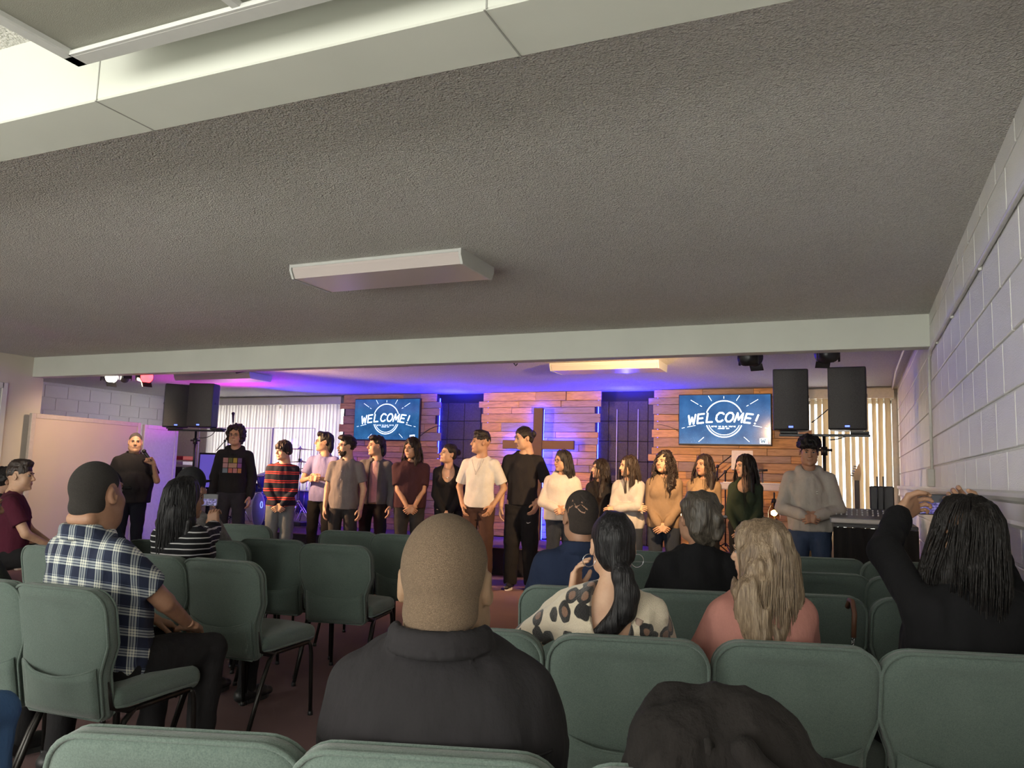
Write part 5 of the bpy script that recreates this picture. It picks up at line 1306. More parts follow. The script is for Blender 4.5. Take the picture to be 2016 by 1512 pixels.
# ------------------------------------------------------------------ keyboard on an X stand, sheet of paper, lanterns
YK = 10.1; A = atY(1470, 950, YK); B = atY(1560, 952, YK); t = empty('keyboard', ((A.x+B.x)/2, YK, A.z-.05), 0, 'silver keyboard on a black X stand left of the grey hoodie', 'keyboard'); L = 1.15
MB().box((0, 0, 0), (L, .30, .085), .012).build('body', plain('keyboard_silver', (.40, .37, .46), .35), t); b = MB(); b.box((0, .06, .047), (L-.2, .10, .012), .002); b.build('control_panel', M_BLACK, t)
k_ = MB().box((0, 0, 0), (.0225, .13, .012), .002).mesh('key', plain('key_white', (.7, .7, .68), .3))
for i in range(44): o = link('key', k_, t); o.location = (-.52+i*.0242, -.075, .046)
t2 = empty('keyboard_stand', (t.location.x, YK, PT), 0, 'black X-shaped stand under the keyboard', 'stand'); h_ = t.location.z-.045-PT
for s_ in (-1, 1):
    MB().tube([(-.26*s_, s_*.03, .02), (.26*s_, s_*.03, h_-.015)], .013, 8).build('leg', M_BMETAL, t2); MB().box((s_*.26, 0, h_-.012), (.03, .36, .024), .004).build('arm', M_BMETAL, t2); MB().box((-s_*.26, 0, .015), (.03, .38, .03), .004).build('foot', M_BLACK, t2)
P = atY(1500, 927, YK-.02); MB().box((P.x, YK+.05, t.location.z+.075), (.02, .02, .07), .004).tube([(P.x-.1, YK+.05, P.z), (P.x+.06, YK+.05, P.z+.01)], .013, 8).tube([(P.x, YK+.05, t.location.z+.045), (P.x, YK+.05, P.z)], .006, 6).build('small_microphone', M_BLACK, label='small black microphone lying over the keyboard', cat='microphone')
Ym = 10.3; A = atY(1440, 886, Ym); B = atY(1482, 926, Ym); t = empty('music_stand', ((A.x+B.x)/2, Ym, PT), 0, 'music stand with a pale sheet behind the girl in dark green', 'music stand')
MB().cyl((0, .03, .05), (0, .03, B.z-PT), .010, n=8).build('pole', M_BMETAL, t)
for k in range(3): a = R(60+120*k); MB().tube([(0, .03, .10), (.22*math.cos(a), .03+.22*math.sin(a), .010)], .007, 6).build('leg', M_BMETAL, t)
zc = (A.z+B.z)/2-PT; MB().box((0, .018, zc-.02), (B.x-A.x-.02, .010, A.z-B.z-.02), .003, Euler((R(-14), 0, 0))).build('desk', M_BMETAL, t)
MB().box((0, 0, zc), (B.x-A.x, .003, A.z-B.z), 0, Euler((R(-14), 0, 0))).build('sheet', plain('pale_sheet', (.55, .50, .50), .7), t)
def lantern(px, py, Y, label, e):
    P = atY(px, py, Y); t = empty('lantern', (P.x, P.y, P.z), 0, label, 'lamp')
    MB().ball((0, 0, 0), (.026, .026, .034), 12).build('bulb', emit('warm_bulb', (1.0, .55, .15), 60), t)
    g = MB(); g.lathe([(.050, -.10), (.068, -.07), (.070, .02), (.040, .085), (.032, .12)], (0, 0, 0), 16); gm = NT('lantern_glass'); gm.color((1, .8, .5)); gm.set(Roughness=.05); gm.b.inputs['Transmission Weight'].default_value = 1; gm.b.inputs['IOR'].default_value = 1.1
    g.build('glass', gm.m, t); MB().cyl((0, 0, .12), (0, 0, .17), .036, .020, 12).build('cap', M_BMETAL, t)
    MB().tube([(0, 0, .17), (.0, 0, .24)], .006, 6).build('hook', M_BMETAL, t)
    MB().cyl((0, .03, -(P.z-PT) if Y > PY else -P.z), (0, .03, .24), .010, n=8).tube([(0, .03, .24), (0, 0, .24)], .006, 6).build('pole', M_BMETAL, t)
    lamp('lantern_light', 'POINT', (P.x, P.y, P.z), e, (1, .55, .18), shadow_soft_size=.035)
lantern(1338, 1013, 9.85, 'glowing amber bulb lantern behind the girl in the tan sweater', 9)
lantern(1524, 1010, 9.85, 'glowing amber bulb lantern left of the boy in the grey hoodie', 14)
# ------------------------------------------------------------------ sound desk at the right
YD = 7.35; xa = atY(1640, 1005, YD).x; zt = 1.0; t = empty('sound_desk', ((xa+XR-.06)/2, YD+.35, 0), 0, 'sound desk under a black cloth at the right wall', 'desk'); W_ = XR-.06-xa
MB().box((0, 0, zt-.015), (W_, .75, .03), .004).build('top', M_BLACK, t)
c_ = MB(); NX = 26; vs = []
for z in (.02, zt-.03):
    for i in range(NX+1): x = -W_/2+W_*i/NX; vs.append((x, -.385+.012*math.sin(i*1.9)*(1 if z < .1 else .2), z))
c_.add(vs, [(i, i+1, NX+2+i, NX+1+i) for i in range(NX)], True); c_.box((-W_/2+.005, 0, zt/2-.01), (.008, .74, zt-.05)); c_.build('cloth', cloth('desk_cloth', (.010, .010, .011)), t)
for sx in (-1, 1): MB().box((sx*(W_/2-.05), .3, zt/2-.02), (.04, .04, zt-.04)).build('leg', M_BMETAL, t)
zt0 = zt
P = atY(1700, 1000, YD+.2); t = empty('mixer', (P.x+.05, YD+.28, zt), 0, 'grey audio mixer lying on the sound desk', 'mixer')
MB().prism([(-.20, 0), (.22, 0), (.22, .11), (.14, .12), (-.20, .045)], -.32, .32, 'x').build('body', plain('mixer_grey', (.10, .10, .11), .4), t)
MB().box((0, -.20, .02), (.62, .02, .035), .004).build('front_rail', plain('mixer_rail', (.42, .39, .36), .4), t)
kb = MB().cyl((0, 0, 0), (0, 0, .016), .007, n=8).mesh('knob', plain('knob_light', (.45, .45, .47), .4))
for i in range(14):
    for j in range(3): o = link('knob', kb, t); o.location = (-.27+i*.042, -.10+j*.08, .066+.2*(.0+j*.08)); 
P = atY(1738, 985, YD+.3); t = empty('wireless_receiver', (P.x, YD+.55, zt0+.11), 0, 'dark box with two upright antennas on the sound desk', 'receiver'); A = atY(1722, 957, YD+.5); B = atY(1770, 957, YD+.5)
hh = A.z-t.location.z; MB().box((0, .05, hh/2), (B.x-A.x, .22, hh), .01).build('body', plain('receiver_dark', (.035, .035, .037), .5), t)
for px in (1727, 1739): q = atY(px, 938, YD+.4); MB().tube([(q.x-t.location.x, -.1, .0), (q.x-t.location.x, -.1, q.z-t.location.z)], .0055, 6).build('antenna', M_BLACK, t)
MB().box((0, 0, -.055), (.30, .36, .109), .008).build('rack_base', M_BLACK, t)
# guitar standing behind the desk
G0 = atY(1688, 985, 8.9); G1 = atY(1692, 921, 8.9); t = empty('electric_guitar', (G0.x, 8.9, 0), 0, 'electric guitar with a pale wooden headstock leaning behind the sound desk', 'guitar')
z1 = G1.z; s_ = SDF((-.22, -.05, .10), (.22, .06, .62), .012); s_.ell((0, 0, .30), (.17, .022, .15), k=.02); s_.ell((0, 0, .45), (.13, .022, .10), k=.05); s_.ell((.10, 0, .55), (.035, .02, .06), k=.04); s_.ell((-.10, 0, .53), (.035, .02, .05), k=.04)
Soup().add(s_.out()).build('body', plain('guitar_dark', (.03, .02, .02), .25), t)
MB().box((.0, -.01, .5+(z1-.12-.5)/2), (.048, .022, z1-.12-.5), .006).build('neck', plain('guitar_neck', (.10, .06, .04), .4), t)
MB().prism([(-.028, z1-.13), (.030, z1-.13), (.040, z1-.06), (.036, z1+.0), (.022, z1+.045), (.008, z1+.02), (-.034, z1-.08)], -.022, -.006, 'y').build('headstock', plain('headstock_maple', (.62, .36, .14), .35), t)
b = MB(); 
for k in range(5): b.cyl((-.030+k*.008, -.014, z1-.085+k*.024), (-.060+k*.008, -.014, z1-.080+k*.024), .007, n=6)
b.build('tuner', M_CHROME, t); MB().tube([(-.14, .02, .30), (-.16, .03, .01)], .010, 6).build('stand_leg', M_BMETAL, t); MB().tube([(.14, .02, .30), (.16, .03, .01)], .010, 6).build('stand_leg', M_BMETAL, t)
MB().box((0, -.01, .11), (.24, .07, .02), .005).build('stand_cradle', M_BMETAL, t)
# ------------------------------------------------------------------ people
CL = lambda n, c, **k: cloth('cloth_'+n, c, **k)
DK = CL('black', (.014, .013, .014)); DKB = CL('charcoal', (.030, .028, .029)); JEAN = CL('denim_dark', (.022, .028, .042)); JB = CL('denim_blue', (.040, .060, .110))
SK1, SK2, SK3, SK4 = (.46, .27, .17), (.56, .35, .23), (.36, .20, .125), (.30, .17, .105)
def atpx(px, py, z):
    d = ray(px, py); return CP+d*(z/d.dot(CFW))
def spot(px, ytop, Y):
    P = atY(px, ytop, Y); return (P.x, P.y, 0), P.z
def stander(px, ytop, Y, turn, label, top_px=None, hfix=0.0, **kw):
    loc, H = spot(px, ytop, Y)
    return person(label, loc, math.degrees(math.atan2(loc[0], -loc[1]))+turn, H=H+hfix, **kw)
def chest_print(t, s):
    out = []; cols = [(.55, .30, .28), (.20, .22, .08), (.60, .45, .08), (.22, .14, .32), (.60, .35, .36), (.62, .42, .30), (.35, .14, .42), (.25, .33, .40), (.65, .22, .18), (.62, .30, .30), (.60, .28, .12)]
    rects = [(0, 2, 1, 3), (1, 2, 1.85, 3), (1.9, 2, 2.7, 3), (2.75, 2, 3.6, 3), (0, 1, 1, 1.95), (1.05, 1, 2.7, 1.95), (2.75, 1, 3.6, 1.95), (0, 0, 1, .95), (1.05, 0, 1.9, .95), (1.95, 0, 2.8, .95), (2.85, 0, 3.6, .95)]
    b = MB()
    for i, (x0, z0, x1, z1) in enumerate(rects):
        b.cur = i; u = .062; P = [t((1.8-x_)*u, .158, .20+z_*u) for x_, z_ in ((x0, z0), (x1-.08, z0), (x1-.08, z1-.06), (x0, z1-.06))]; b.add(P, [(0, 3, 2, 1)]); b.add(P, [(0, 1, 2, 3)])
    return [('chest_print', b, [plain('print_%d' % i, c, .8) for i, c in enumerate(cols)])]
def stripes(name, base, line, period, width, axis=2, line2=None, off2=0.0):
    def b(n):
        co = n.co(); k = n.noise(co, 5, 2); z = n.math('ADD', n.sep(co)[axis], n.math('MULTIPLY', k, .02)); f = n.math('FRACT', n.math('DIVIDE', z, period))
        m_ = n.math('LESS_THAN', f, width)
        if line2 is not None: f2 = n.math('FRACT', n.math('ADD', n.math('DIVIDE', z, period), off2)); m_ = n.math('MAXIMUM', m_, n.math('LESS_THAN', f2, width))
        n.color(n.mix(m_, base, line)); n.set(Roughness=.92); n.b.inputs['Specular IOR Level'].default_value = .2; n.bump(n.noise(n.mapping(co, (1, 1, .45)), 14, 3), .35, .03)
    return mat(name, b)
def plaid(n):
    co = n.co(); x, y, z = n.sep(co)[0], n.sep(co)[1], n.sep(co)[2]; xx = n.math('ADD', x, n.math('MULTIPLY', y, .8)); zz = n.math('ADD', z, n.math('MULTIPLY', y, .25))
    def band(v, p, ph): f = n.math('FRACT', n.math('ADD', n.math('DIVIDE', v, p), ph)); return f
    def comb(v):
        f = band(v, .078, .1); a = n.math('LESS_THAN', f, .44)
        f2 = n.ramp(f, [(0, (0, 0, 0)), (.50, (1, 1, 1)), (.58, (.25, .25, .25)), (.63, (.95, .95, .95)), (.72, (.3, .3, .3)), (.77, (1, 1, 1)), (.86, (.1, .1, .1)), (.93, (.6, .6, .6)), (.96, (0, 0, 0))], 'CONSTANT'); return f2
    c = n.math('MULTIPLY', n.math('ADD', comb(xx), comb(zz)), .5)
    n.color(n.ramp(c, [(0, (.012, .018, .045)), (.12, (.02, .03, .07)), (.3, (.10, .13, .18)), (.5, (.30, .33, .34)), (.8, (.60, .62, .56)), (1, (.72, .73, .64))])); n.set(Roughness=.9); n.bump(n.noise(n.mapping(co, (1, 1, .5)), 12, 3), .5, .03)
M_PLAID = mat('navy_white_plaid', plaid)
def leopard(n):
    co = n.co(); k = n.n('ShaderNodeTexVoronoi'); k.inputs['Scale'].default_value = 15.5; k.inputs['Randomness'].default_value = .75; ds = n.n('ShaderNodeVectorMath'); ds.operation = 'ADD'
    nz = n.noise(co, 11, 2, out='Color'); sc = n.n('ShaderNodeVectorMath'); sc.operation = 'SCALE'; sc.inputs['Scale'].default_value = .045; n.l(nz, sc.inputs[0]); n.l(co, ds.inputs[0]); n.l(sc.outputs[0], ds.inputs[1]); n.l(n.mapping(ds.outputs[0], (1, .8, .8)), k.inputs['Vector'])
    d = k.outputs['Distance']; br = n.noise(co, 24, 1)
    d2 = n.math('ADD', d, n.math('MULTIPLY', br, .22)); c = n.ramp(d2, [(.0, (.20, .11, .07)), (.33, (.22, .12, .08)), (.36, (.012, .011, .012)), (.52, (.014, .012, .012)), (.545, (.62, .54, .42))], 'LINEAR')
    fz = n.noise(co, 240, 2, .8); n.color(n.mix(.25, c, n.ramp(fz, [(.35, (.30, .25, .19)), (.7, (.75, .68, .56))]), 'SOFT_LIGHT')); n.set(Roughness=1.0); n.b.inputs['Sheen Weight'].default_value = .4; n.bump(n.math('ADD', fz, n.math('MULTIPLY', br, .5)), .6, .008)
M_LEO = mat('leopard_knit', leopard)
RUG = stripes('rugby_stripes', (.016, .018, .030), (.42, .045, .040), .105, .12, 2, True, .78)
# ---- standing line, left to right
stander(268, 850, 7.2, 8, 'man in a black polo holding a microphone before the cream divider', w=1.42, belly=.085, hair='buzz', hair_c=(.07, .06, .055), skin_c=SK1, arms=('down', 'mic'), hands=('relax', 'grip'),
        head_yaw=-8, top='shirt', top_m=DK, bottom_m=CL('navy_black', (.010, .011, .018)), spec=dict(full=1.15, big=1, smile=1, teeth=1, seed=2), wrists={-1: (-.20, .22, .40)}, poles={-1: (-.35, -.3, -1)}, grips={-1: ((.55, .25, .75), (-.6, -.6, .3))},
        extra=lambda root, HM, t, wr, el, s: (lambda m_: (m_.cyl(wr[-1]+V(.03, .03, .03), wr[-1]+V(.105, .0, .13), .014, .019, 10), m_.ball(wr[-1]+V(.118, -.006, .148), .028, 10), Soup().mb(m_).build('microphone', M_BMETAL, root)))(MB()))
stander(466, 836, 8.2, -6, 'tall curly-haired man in glasses and a black hoodie with a patchwork print', w=.95, hair='curly', hair_c=(.018, .011, .008), skin_c=SK1, arms=('down', 'down'), head_yaw=-12, head_pitch=-2,
        top='hoodie', top_m=DK, bottom_m=CL('dark_jeans', (.030, .028, .034)), glasses=True, spec=dict(smile=.6, seed=3, oncloth=chest_print))
stander(560, 867, 7.9, -8, 'boy in a navy rugby shirt with thin red stripes, hands clasped', w=.93, hair='bowl', hair_c=(.012, .009, .009), skin_c=SK2, arms=('clasp', 'clasp'), hands=('clasp', 'clasp'), head_yaw=-48, head_pitch=-4,
        top='long', top_m=RUG, bottom_m=CL('grey_jeans', (.14, .15, .16)), spec=dict(smile=.8, seed=4, legfit=1.15))
stander(640, 850, 8.8, -22, 'young man in glasses and a lavender polo, hands together at the chest', w=.92, hair='mullet', hair_c=(.012, .009, .008), skin_c=SK2, arms=('chest', 'chest'), hands=('clasp', 'clasp'), head_yaw=-62, head_pitch=3,
        top='shirt', top_m=CL('lavender', (.27, .25, .48)), bottom_m=DK, glasses=True, spec=dict(seed=5))
stander(684, 857, 8.05, -14, 'bearded man in a grey short-sleeved button shirt', w=.98, hair='short', hair_c=(.020, .013, .010), skin_c=SK2, arms=('down', 'down'), head_yaw=-58, top='shirt', top_m=CL('grey_shirt', (.17, .155, .15)),
        bottom_m=DKB, beard='full', spec=dict(seed=6), extra=lambda root, HM, t, wr, el, s: [MB().ball(t(.012, .150, z), .006, 6).build('button', plain('button_pale', (.5, .48, .45), .4), root) for z in (.36, .26, .16, .06)])
stander(742, 857, 8.62, -10, 'young man in an open grey overshirt over a pink-lit pale T-shirt', w=.98, hair='mullet', hair_c=(.012, .009, .009), skin_c=SK2, arms=('down', 'down'), head_yaw=-60, top='jacket', top_m=CL('grey_overshirt', (.12, .115, .115)),
        bottom_m=DK, under=CL('pink_lit_tee', (.62, .42, .42)), spec=dict(seed=7, slot=.05))  # pink stage light put into the pale cloth's colour
stander(812, 860, 8.35, 4, 'person with shoulder-length dark hair in a loose dark maroon T-shirt', w=1.18, belly=.03, hair='bob', hair_c=(.014, .010, .009), skin_c=SK1, arms=('clasp', 'clasp'), hands=('clasp', 'clasp'), head_yaw=-42, head_pitch=-6,
        top='tee', top_m=CL('maroon_black', (.045, .018, .024)), bottom_m=DKB, spec=dict(smile=1, seed=8, oversize=1, hairw=.95, locks=60))
stander(888, 878, 8.6, -8, 'laughing woman with a dark bun in a black off-shoulder top and pendant', w=.88, fem=True, lean=14, hair='bun', hair_c=(.012, .009, .009), skin_c=SK2, arms=('clasp', 'clasp'), head_yaw=-56, head_pitch=14, hfix=.06,
        top='open', top_m=DK, bottom_m=DK, spec=dict(smile=1, teeth=1, seed=9, vneck=.11), extra=lambda root, HM, t, wr, el, s: MB().tube([t(.055*math.cos(a), .055+.03*math.sin(-a)*-1, .44+.06*math.sin(a)) for a in [PI+PI*i/10 for i in range(11)]], .003, 5).ball(t(0, .10, .375), .009, 8).build('necklace', plain('pearl', (.6, .58, .55), .3), root))
stander(948, 848, 8.4, -18, 'man in an oversized white T-shirt and brown trousers, hands in pockets', w=1.02, hair='fade', hair_c=(.013, .009, .008), skin_c=SK1, arms=('pocket', 'pocket'), head_yaw=-56, head_pitch=3, top='tee', top_m=CL('white_tee', (.62, .60, .56)),
        bottom_m=CL('brown_trousers', (.060, .032, .026)), spec=dict(smile=.8, seed=10, oversize=1, legfit=1.1), extra=lambda root, HM, t, wr, el, s: MB().tube([t(x*.07, .10+.052*(1-abs(x)), .475-.16*(1-abs(x))**.8) for x in [-1, -.7, -.4, -.15, 0, .15, .4, .7, 1]], .0022, 5).ball(t(0, .158, .31), .007, 8).build('necklace', M_CHROME, root))
stander(1032, 838, 8.62, -10, 'tallest man, hair tied back, in black T-shirt and black track trousers', w=1.05, hair='bun', hair_c=(.013, .010, .009), skin_c=SK2, arms=('down', 'pocket'), head_yaw=-52, head_pitch=-10,
        top='tee', top_m=CL('black_tee', (.020, .018, .019)), bottom_m=DK, shoe_m=plain('shoe_black', (.015, .015, .016), .5), spec=dict(seed=11, oversize=1, legfit=1.25, whitesole=1, mark2=(-.105, .78, 's', .020)))
stander(1108, 885, 8.35, -2, 'girl in glasses and a white hoodie, long black hair half tied back', w=1.18, fem=True, belly=.03, hair='long', hair_c=(.016, .013, .013), skin_c=SK1, arms=('clasph', 'clasph'), hands=('clasp', 'clasp'), head_yaw=-52, head_pitch=-4,
        top='hoodie', top_m=CL('white_hoodie', (.52, .47, .43)), bottom_m=JEAN, glasses=True, spec=dict(seed=12, front=0, full=1.08, locks=70))
stander(1182, 902, 8.75, -20, 'small girl with long brown hair in black, half hidden behind the shaved-pattern head', w=.85, fem=True, hair='long', hair_c=(.018, .011, .009), skin_c=SK2, arms=('down', 'down'), head_yaw=-50, top='long', top_m=DK, bottom_m=DK, spec=dict(seed=13, locks=90, hairw=1.1))
stander(1238, 895, 8.4, -14, 'girl with long brown hair and crossed arms in a cream zip sweatshirt', w=.92, fem=True, hair='long', hair_c=(.026, .016, .012), skin_c=SK2, arms=('cross', 'cross2'), head_yaw=-50, head_pitch=-3, top='longsweater', top_m=CL('cream_sweat', (.38, .35, .33)), bottom_m=JEAN, spec=dict(seed=14, locks=110, hairw=1.05))
stander(1308, 886, 8.4, -4, 'smiling girl with long wavy dark hair in a tan sweater and dark jeans', w=1.0, fem=True, hair='curlylong', hair_c=(.015, .009, .008), skin_c=SK1, arms=('clasp', 'clasp'), hands=('clasp', 'relax'), head_yaw=-32, head_pitch=2, top='longsweater', top_m=CL('tan_sweater', (.20, .135, .085)), bottom_m=JEAN, spec=dict(seed=15, smile=1, locks=110, hairlow=-.40))
stander(1386, 893, 8.75, -6, 'girl with long wavy brown hair over a beige cardigan', w=.96, fem=True, hair='wavy', hair_c=(.020, .012, .010), skin_c=SK3, arms=('clasp', 'clasp'), head_yaw=-34, top='longsweater', top_m=CL('beige_cardigan', (.27, .18, .105)), bottom_m=DK, spec=dict(seed=16, locks=110, hairw=1.1))
stander(1467, 893, 8.35, -12, 'girl with very long straight dark hair and dark green top', w=.86, fem=True, hair='long', hair_c=(.011, .008, .007), skin_c=SK2, arms=('clasp', 'clasp'), hands=('relax', 'relax'), head_yaw=-44, head_pitch=-5, top='fit', top_m=CL('dark_green', (.030, .042, .024)), bottom_m=DK, spec=dict(seed=17, locks=130, hairw=1.05, vneck=.06, hairlow=-.52))
stander(1592, 860, 7.65, 2, 'boy with a mop of curly black hair in a light grey hoodie', w=1.02, hair='mop', hair_c=(.008, .007, .007), skin_c=SK3, arms=('clasph', 'clasph'), hands=('clasp', 'clasp'), head_yaw=4, head_pitch=-8,
        top='hoodie', top_m=CL('grey_hoodie', (.36, .33, .29)), bottom_m=JB, spec=dict(seed=18, mark=(-.060, .300, 'c', .011)), folds=1.5)
# ---- seated audience
def sit_on(key, ytop, label, turn=0.0, dx=0.0, dy=0.0, **kw):
    """seated on a placed chair; stature follows from the photo row of the head top"""
    loc, rz = CHAIRS[key]; M = Matrix.Rotation(R(rz), 3, 'Z'); p = loc+M @ V(dx, -.055+dy, 0); ln = kw.setdefault('lean', -8); sp = kw.get('spec', {}); H = 1.7
    for _ in range(4):
        s = H/1.75; hh = (.668-sp.get('hd', .022)+.128*sp.get('hs', 1.0)+(.008 if kw.get('hair') in ('long', 'bob', 'wavy', 'clip', 'cap', 'pony') else 0))*s
        hp = p+Matrix.Rotation(R(rz+turn), 3, 'Z') @ V(0, hh*math.sin(R(ln)), 0); v = hp-V(0, 0, 0); fw = v.x*CFW.x+v.y*CFW.y
        zz = 1.2
        for _k in range(6):
            q = V(hp.x, hp.y, zz)-CP; d_ = q.dot(CFW); y_ = 756-CF*q.dot(CU)/d_; zz += (y_-ytop)*d_/CF
        H *= 1+.9*((zz-.555)/(hh*math.cos(R(ln)))-1)
    q = V(hp.x, hp.y, zz)-CP; print('sit', key, 'H %.2f' % H, 'px %.0f' % (1008+CF*q.dot(CR)/q.dot(CFW)), 'z %.2f' % q.dot(CFW))
    return person(label, (p.x, p.y, 0), rz+turn, H=H, sit=True, **kw)
def free_sitter(px, ytop, z, label, face, H, **kw):
    """head top at the given photo pixel, z metres ahead of the camera"""
    d = ray(px, ytop); P = CP+d*(z/d.dot(CFW)); rz = CAMDEG-face; M = Matrix.Rotation(R(rz), 3, 'Z'); s = H/1.75; sp = kw.get('spec', {})
    hh = (.668-sp.get('hd', .022)+.128*sp.get('hs', 1.0)+(.008 if kw.get('hair') in ('long', 'bob', 'wavy', 'clip', 'cap', 'pony') else 0))*s; ln = R(kw.get('lean', 0)); sd = R(kw.get('side', 0))
    top = .46+.095+hh*math.cos(ln); kw.setdefault('seat_h', .46+(P.z-top)); off = M @ V(hh*math.sin(sd), hh*math.sin(ln)+.005, 0)
    return person(label, (P.x-off.x, P.y-off.y, 0), rz, H=H, sit=True, **kw)
sit_on('F2', 1012, 'big bald man seen from behind in a charcoal shirt, nearest the camera', dx=-.008, w=1.48, belly=.05, hair='buzz', hair_c=(.180, .122, .076), skin_c=(.265, .172, .105), arms=('lap', 'lap'), top='shirt', top_m=CL('charcoal_shirt', (.017, .0155, .017), var=.08), bottom_m=DK, vox=.0075,
       spec=dict(big=1, full=1.14, seed=21, hh=.004, hairh=.005, hs=1.25, hd=.030, yoke=.345, coll=.030), folds=.6)
sit_on('C2', 1005, 'woman in a leopard-spot sweater with a dark ponytail and hoop earrings', turn=-1, dx=-.045, w=1.0, fem=True, hair='pony', hair_c=(.010, .009, .010), skin_c=SK2, arms=('lap', 'chin'), hands=('relax', 'relax'), wrists={-1: (-.150, .10, .43)}, poles={-1: (-1, .4, -1)}, grips={-1: ((.12, .1, 1), (-1, .3, 0), -1)},
       head_yaw=8, head_pitch=-4, top='longsweater', top_m=M_LEO, bottom_m=DK, vox=.008, spec=dict(seed=22, ponyx=-.03, vback=.14, vneck=.12, hh=.004, hairh=.005),
       extra=lambda root, HM, t, wr, el, s: [Soup().mb(MB().tube([V(sx*.090+.024*math.cos(a), -.010+.006*math.cos(a), -.054+.024*math.sin(a)) for a in [2*PI*i/24 for i in range(24)]], .0016, 6, closed=True), 0, HM).build('hoop_earring', M_CHROME, root) for sx in (-1, 1)]+[MB().tube([t(x, -.105-.03*(.5-abs(x)), z) for x, z in ((.10, .42), (.05, .30), (0, .25))], .012, 6, squash=.3).build('bra_strap', plain('strap_beige', (.42, .30, .24), .6), root)])
sit_on('C3', 1022, 'woman with very long blonde-grey hair and a salmon pink top', turn=2, dx=-.06, dy=.03, w=1.0, fem=True, hair='wavy', hair_c=(.16, .105, .062), hair_hi=(.36, .27, .175), skin_c=SK2, arms=('lap', 'lap'), head_yaw=52, head_pitch=-4, top='long', top_m=CL('salmon', (.42, .19, .155)), bottom_m=JEAN, vox=.009,
       spec=dict(seed=23, front=0, hairlow=-.54, hairw=1.45, locks=620, hh=.004, hairh=.006, lockr=.75, hscale=170))
woman_c4 = sit_on('C4', 975, 'woman in black at the right wall holding up a phone with both hands', turn=8, dx=.075, dy=0, w=1.0, fem=True, belly=.04, hair='bob', hair_c=(.008, .006, .005), skin_c=SK1, arms=('down', 'down'), hands=('hold', 'hold'),
       wrists={-1: ('w', atpx(1772, 1012, 2.84)), 1: ('w', atpx(1908, 1012, 2.90))}, poles={-1: (-1, 0, -.05), 1: (1, -.2, -.8)}, grips={-1: ((.75, .35, .35), (-.35, .9, .0)), 1: ((-.45, .25, .65), (.35, .9, 0))}, head_yaw=16, top='longsweater', top_m=CL('deep_black', (.006, .006, .007)), bottom_m=DK, vox=.009,
       spec=dict(seed=24, locks=160, hairw=.72, hairlow=-.24, hh=.005, hscale=170))
sit_on('K1', 965, 'man in a navy suit with a pattern shaved into his short hair', turn=3, dx=.01, w=1.06, hair='buzz', hair_c=(.045, .032, .025), skin_c=SK3, arms=('lap', 'lap'), head_yaw=14, top='suit', top_m=CL('navy_suit', (.014, .022, .050), var=.06), bottom_m=CL('navy_suit', (.014, .022, .050)), glasses=True, spec=dict(seed=25, hs=1.05, groove=1, hairh=.0038))
sit_on('K2', 962, 'person in a black top whose grey-brown hair is pinned with a clip', dx=.07, w=1.04, fem=True, hair='clip', hair_c=(.050, .040, .030), hair_hi=(.12, .10, .075), skin_c=SK3, arms=('lap', 'lap'), head_yaw=22, top='longsweater', top_m=CL('deep_black', (.006, .006, .007)), bottom_m=DK, spec=dict(seed=26, hs=1.04),
       extra=lambda root, HM, t, wr, el, s: Soup().mb(MB().box((.055, -.112, .02), (.05, .016, .016), .005), 0, HM).build('hair_clip', plain('clip_silver', (.45, .45, .47), .25, .8), root))
sit_on('A1', 908, 'man in a navy and white plaid short-sleeved shirt, black trousers', turn=-8, dx=-.05, w=1.24, belly=.05, hair='buzz', hair_c=(.034, .029, .025), skin_c=SK3, arms=('knee', 'knee'), head_yaw=14, top='shirt', top_m=M_PLAID, bottom_m=DK, vox=.009, spec=dict(seed=27, big=1, hh=.005, hs=1.08))
woman_b0 = sit_on('B0', 940, 'woman with long dark hair in a black and white striped top raising a phone', turn=-4, dx=.02, w=1.0, fem=True, hair='long', hair_c=(.010, .009, .010), skin_c=SK3, arms=('down', 'down'), hands=('hold', 'hold'), wrists={1: ('w', atpx(436, 1022, 4.98)), -1: ('w', atpx(378, 1012, 4.98))}, poles={1: (1, -.4, -.5), -1: (-1, -.4, -.8)},
       grips={1: ((-.3, .3, .9), (.2, -1, .2)), -1: ((.3, .3, .9), (-.2, -1, .2))}, head_yaw=-18, head_pitch=-4, top='longsweater', top_m=stripes('thin_stripes', (.010, .010, .012), (.50, .50, .50), .030, .20), bottom_m=DK, spec=dict(seed=28, front=0, locks=180, hairw=1.15, hairlow=-.50))
sit_on('S0', 920, 'person in a dark cap seated ahead of the striped woman', dx=.06, w=1.0, hair='cap', hair_c=(.02, .018, .018), skin_c=SK3, arms=('lap', 'lap'), top='long', top_m=CL('grey_mottled', (.20, .19, .19), var=.6), bottom_m=DK, spec=dict(seed=31), head_yaw=0)
free_sitter(38, 908, 6.6, 'man in a maroon shirt turned right, short brown hair, at the far left', 62, 1.72, w=1.05, hair='fade', hair_c=(.035, .022, .016), skin_c=SK2, arms=('lap', 'lap'), top='tee', top_m=CL('maroon', (.075, .012, .026)), bottom_m=DK, spec=dict(seed=32), head_yaw=-18)
free_sitter(12, 921, 7.3, 'dark-haired head just behind the maroon shirt man', 50, 1.70, w=1.0, hair='short', hair_c=(.014, .011, .010), skin_c=SK3, arms=('lap', 'lap'), top='tee', top_m=DK, bottom_m=DK, spec=dict(seed=33))
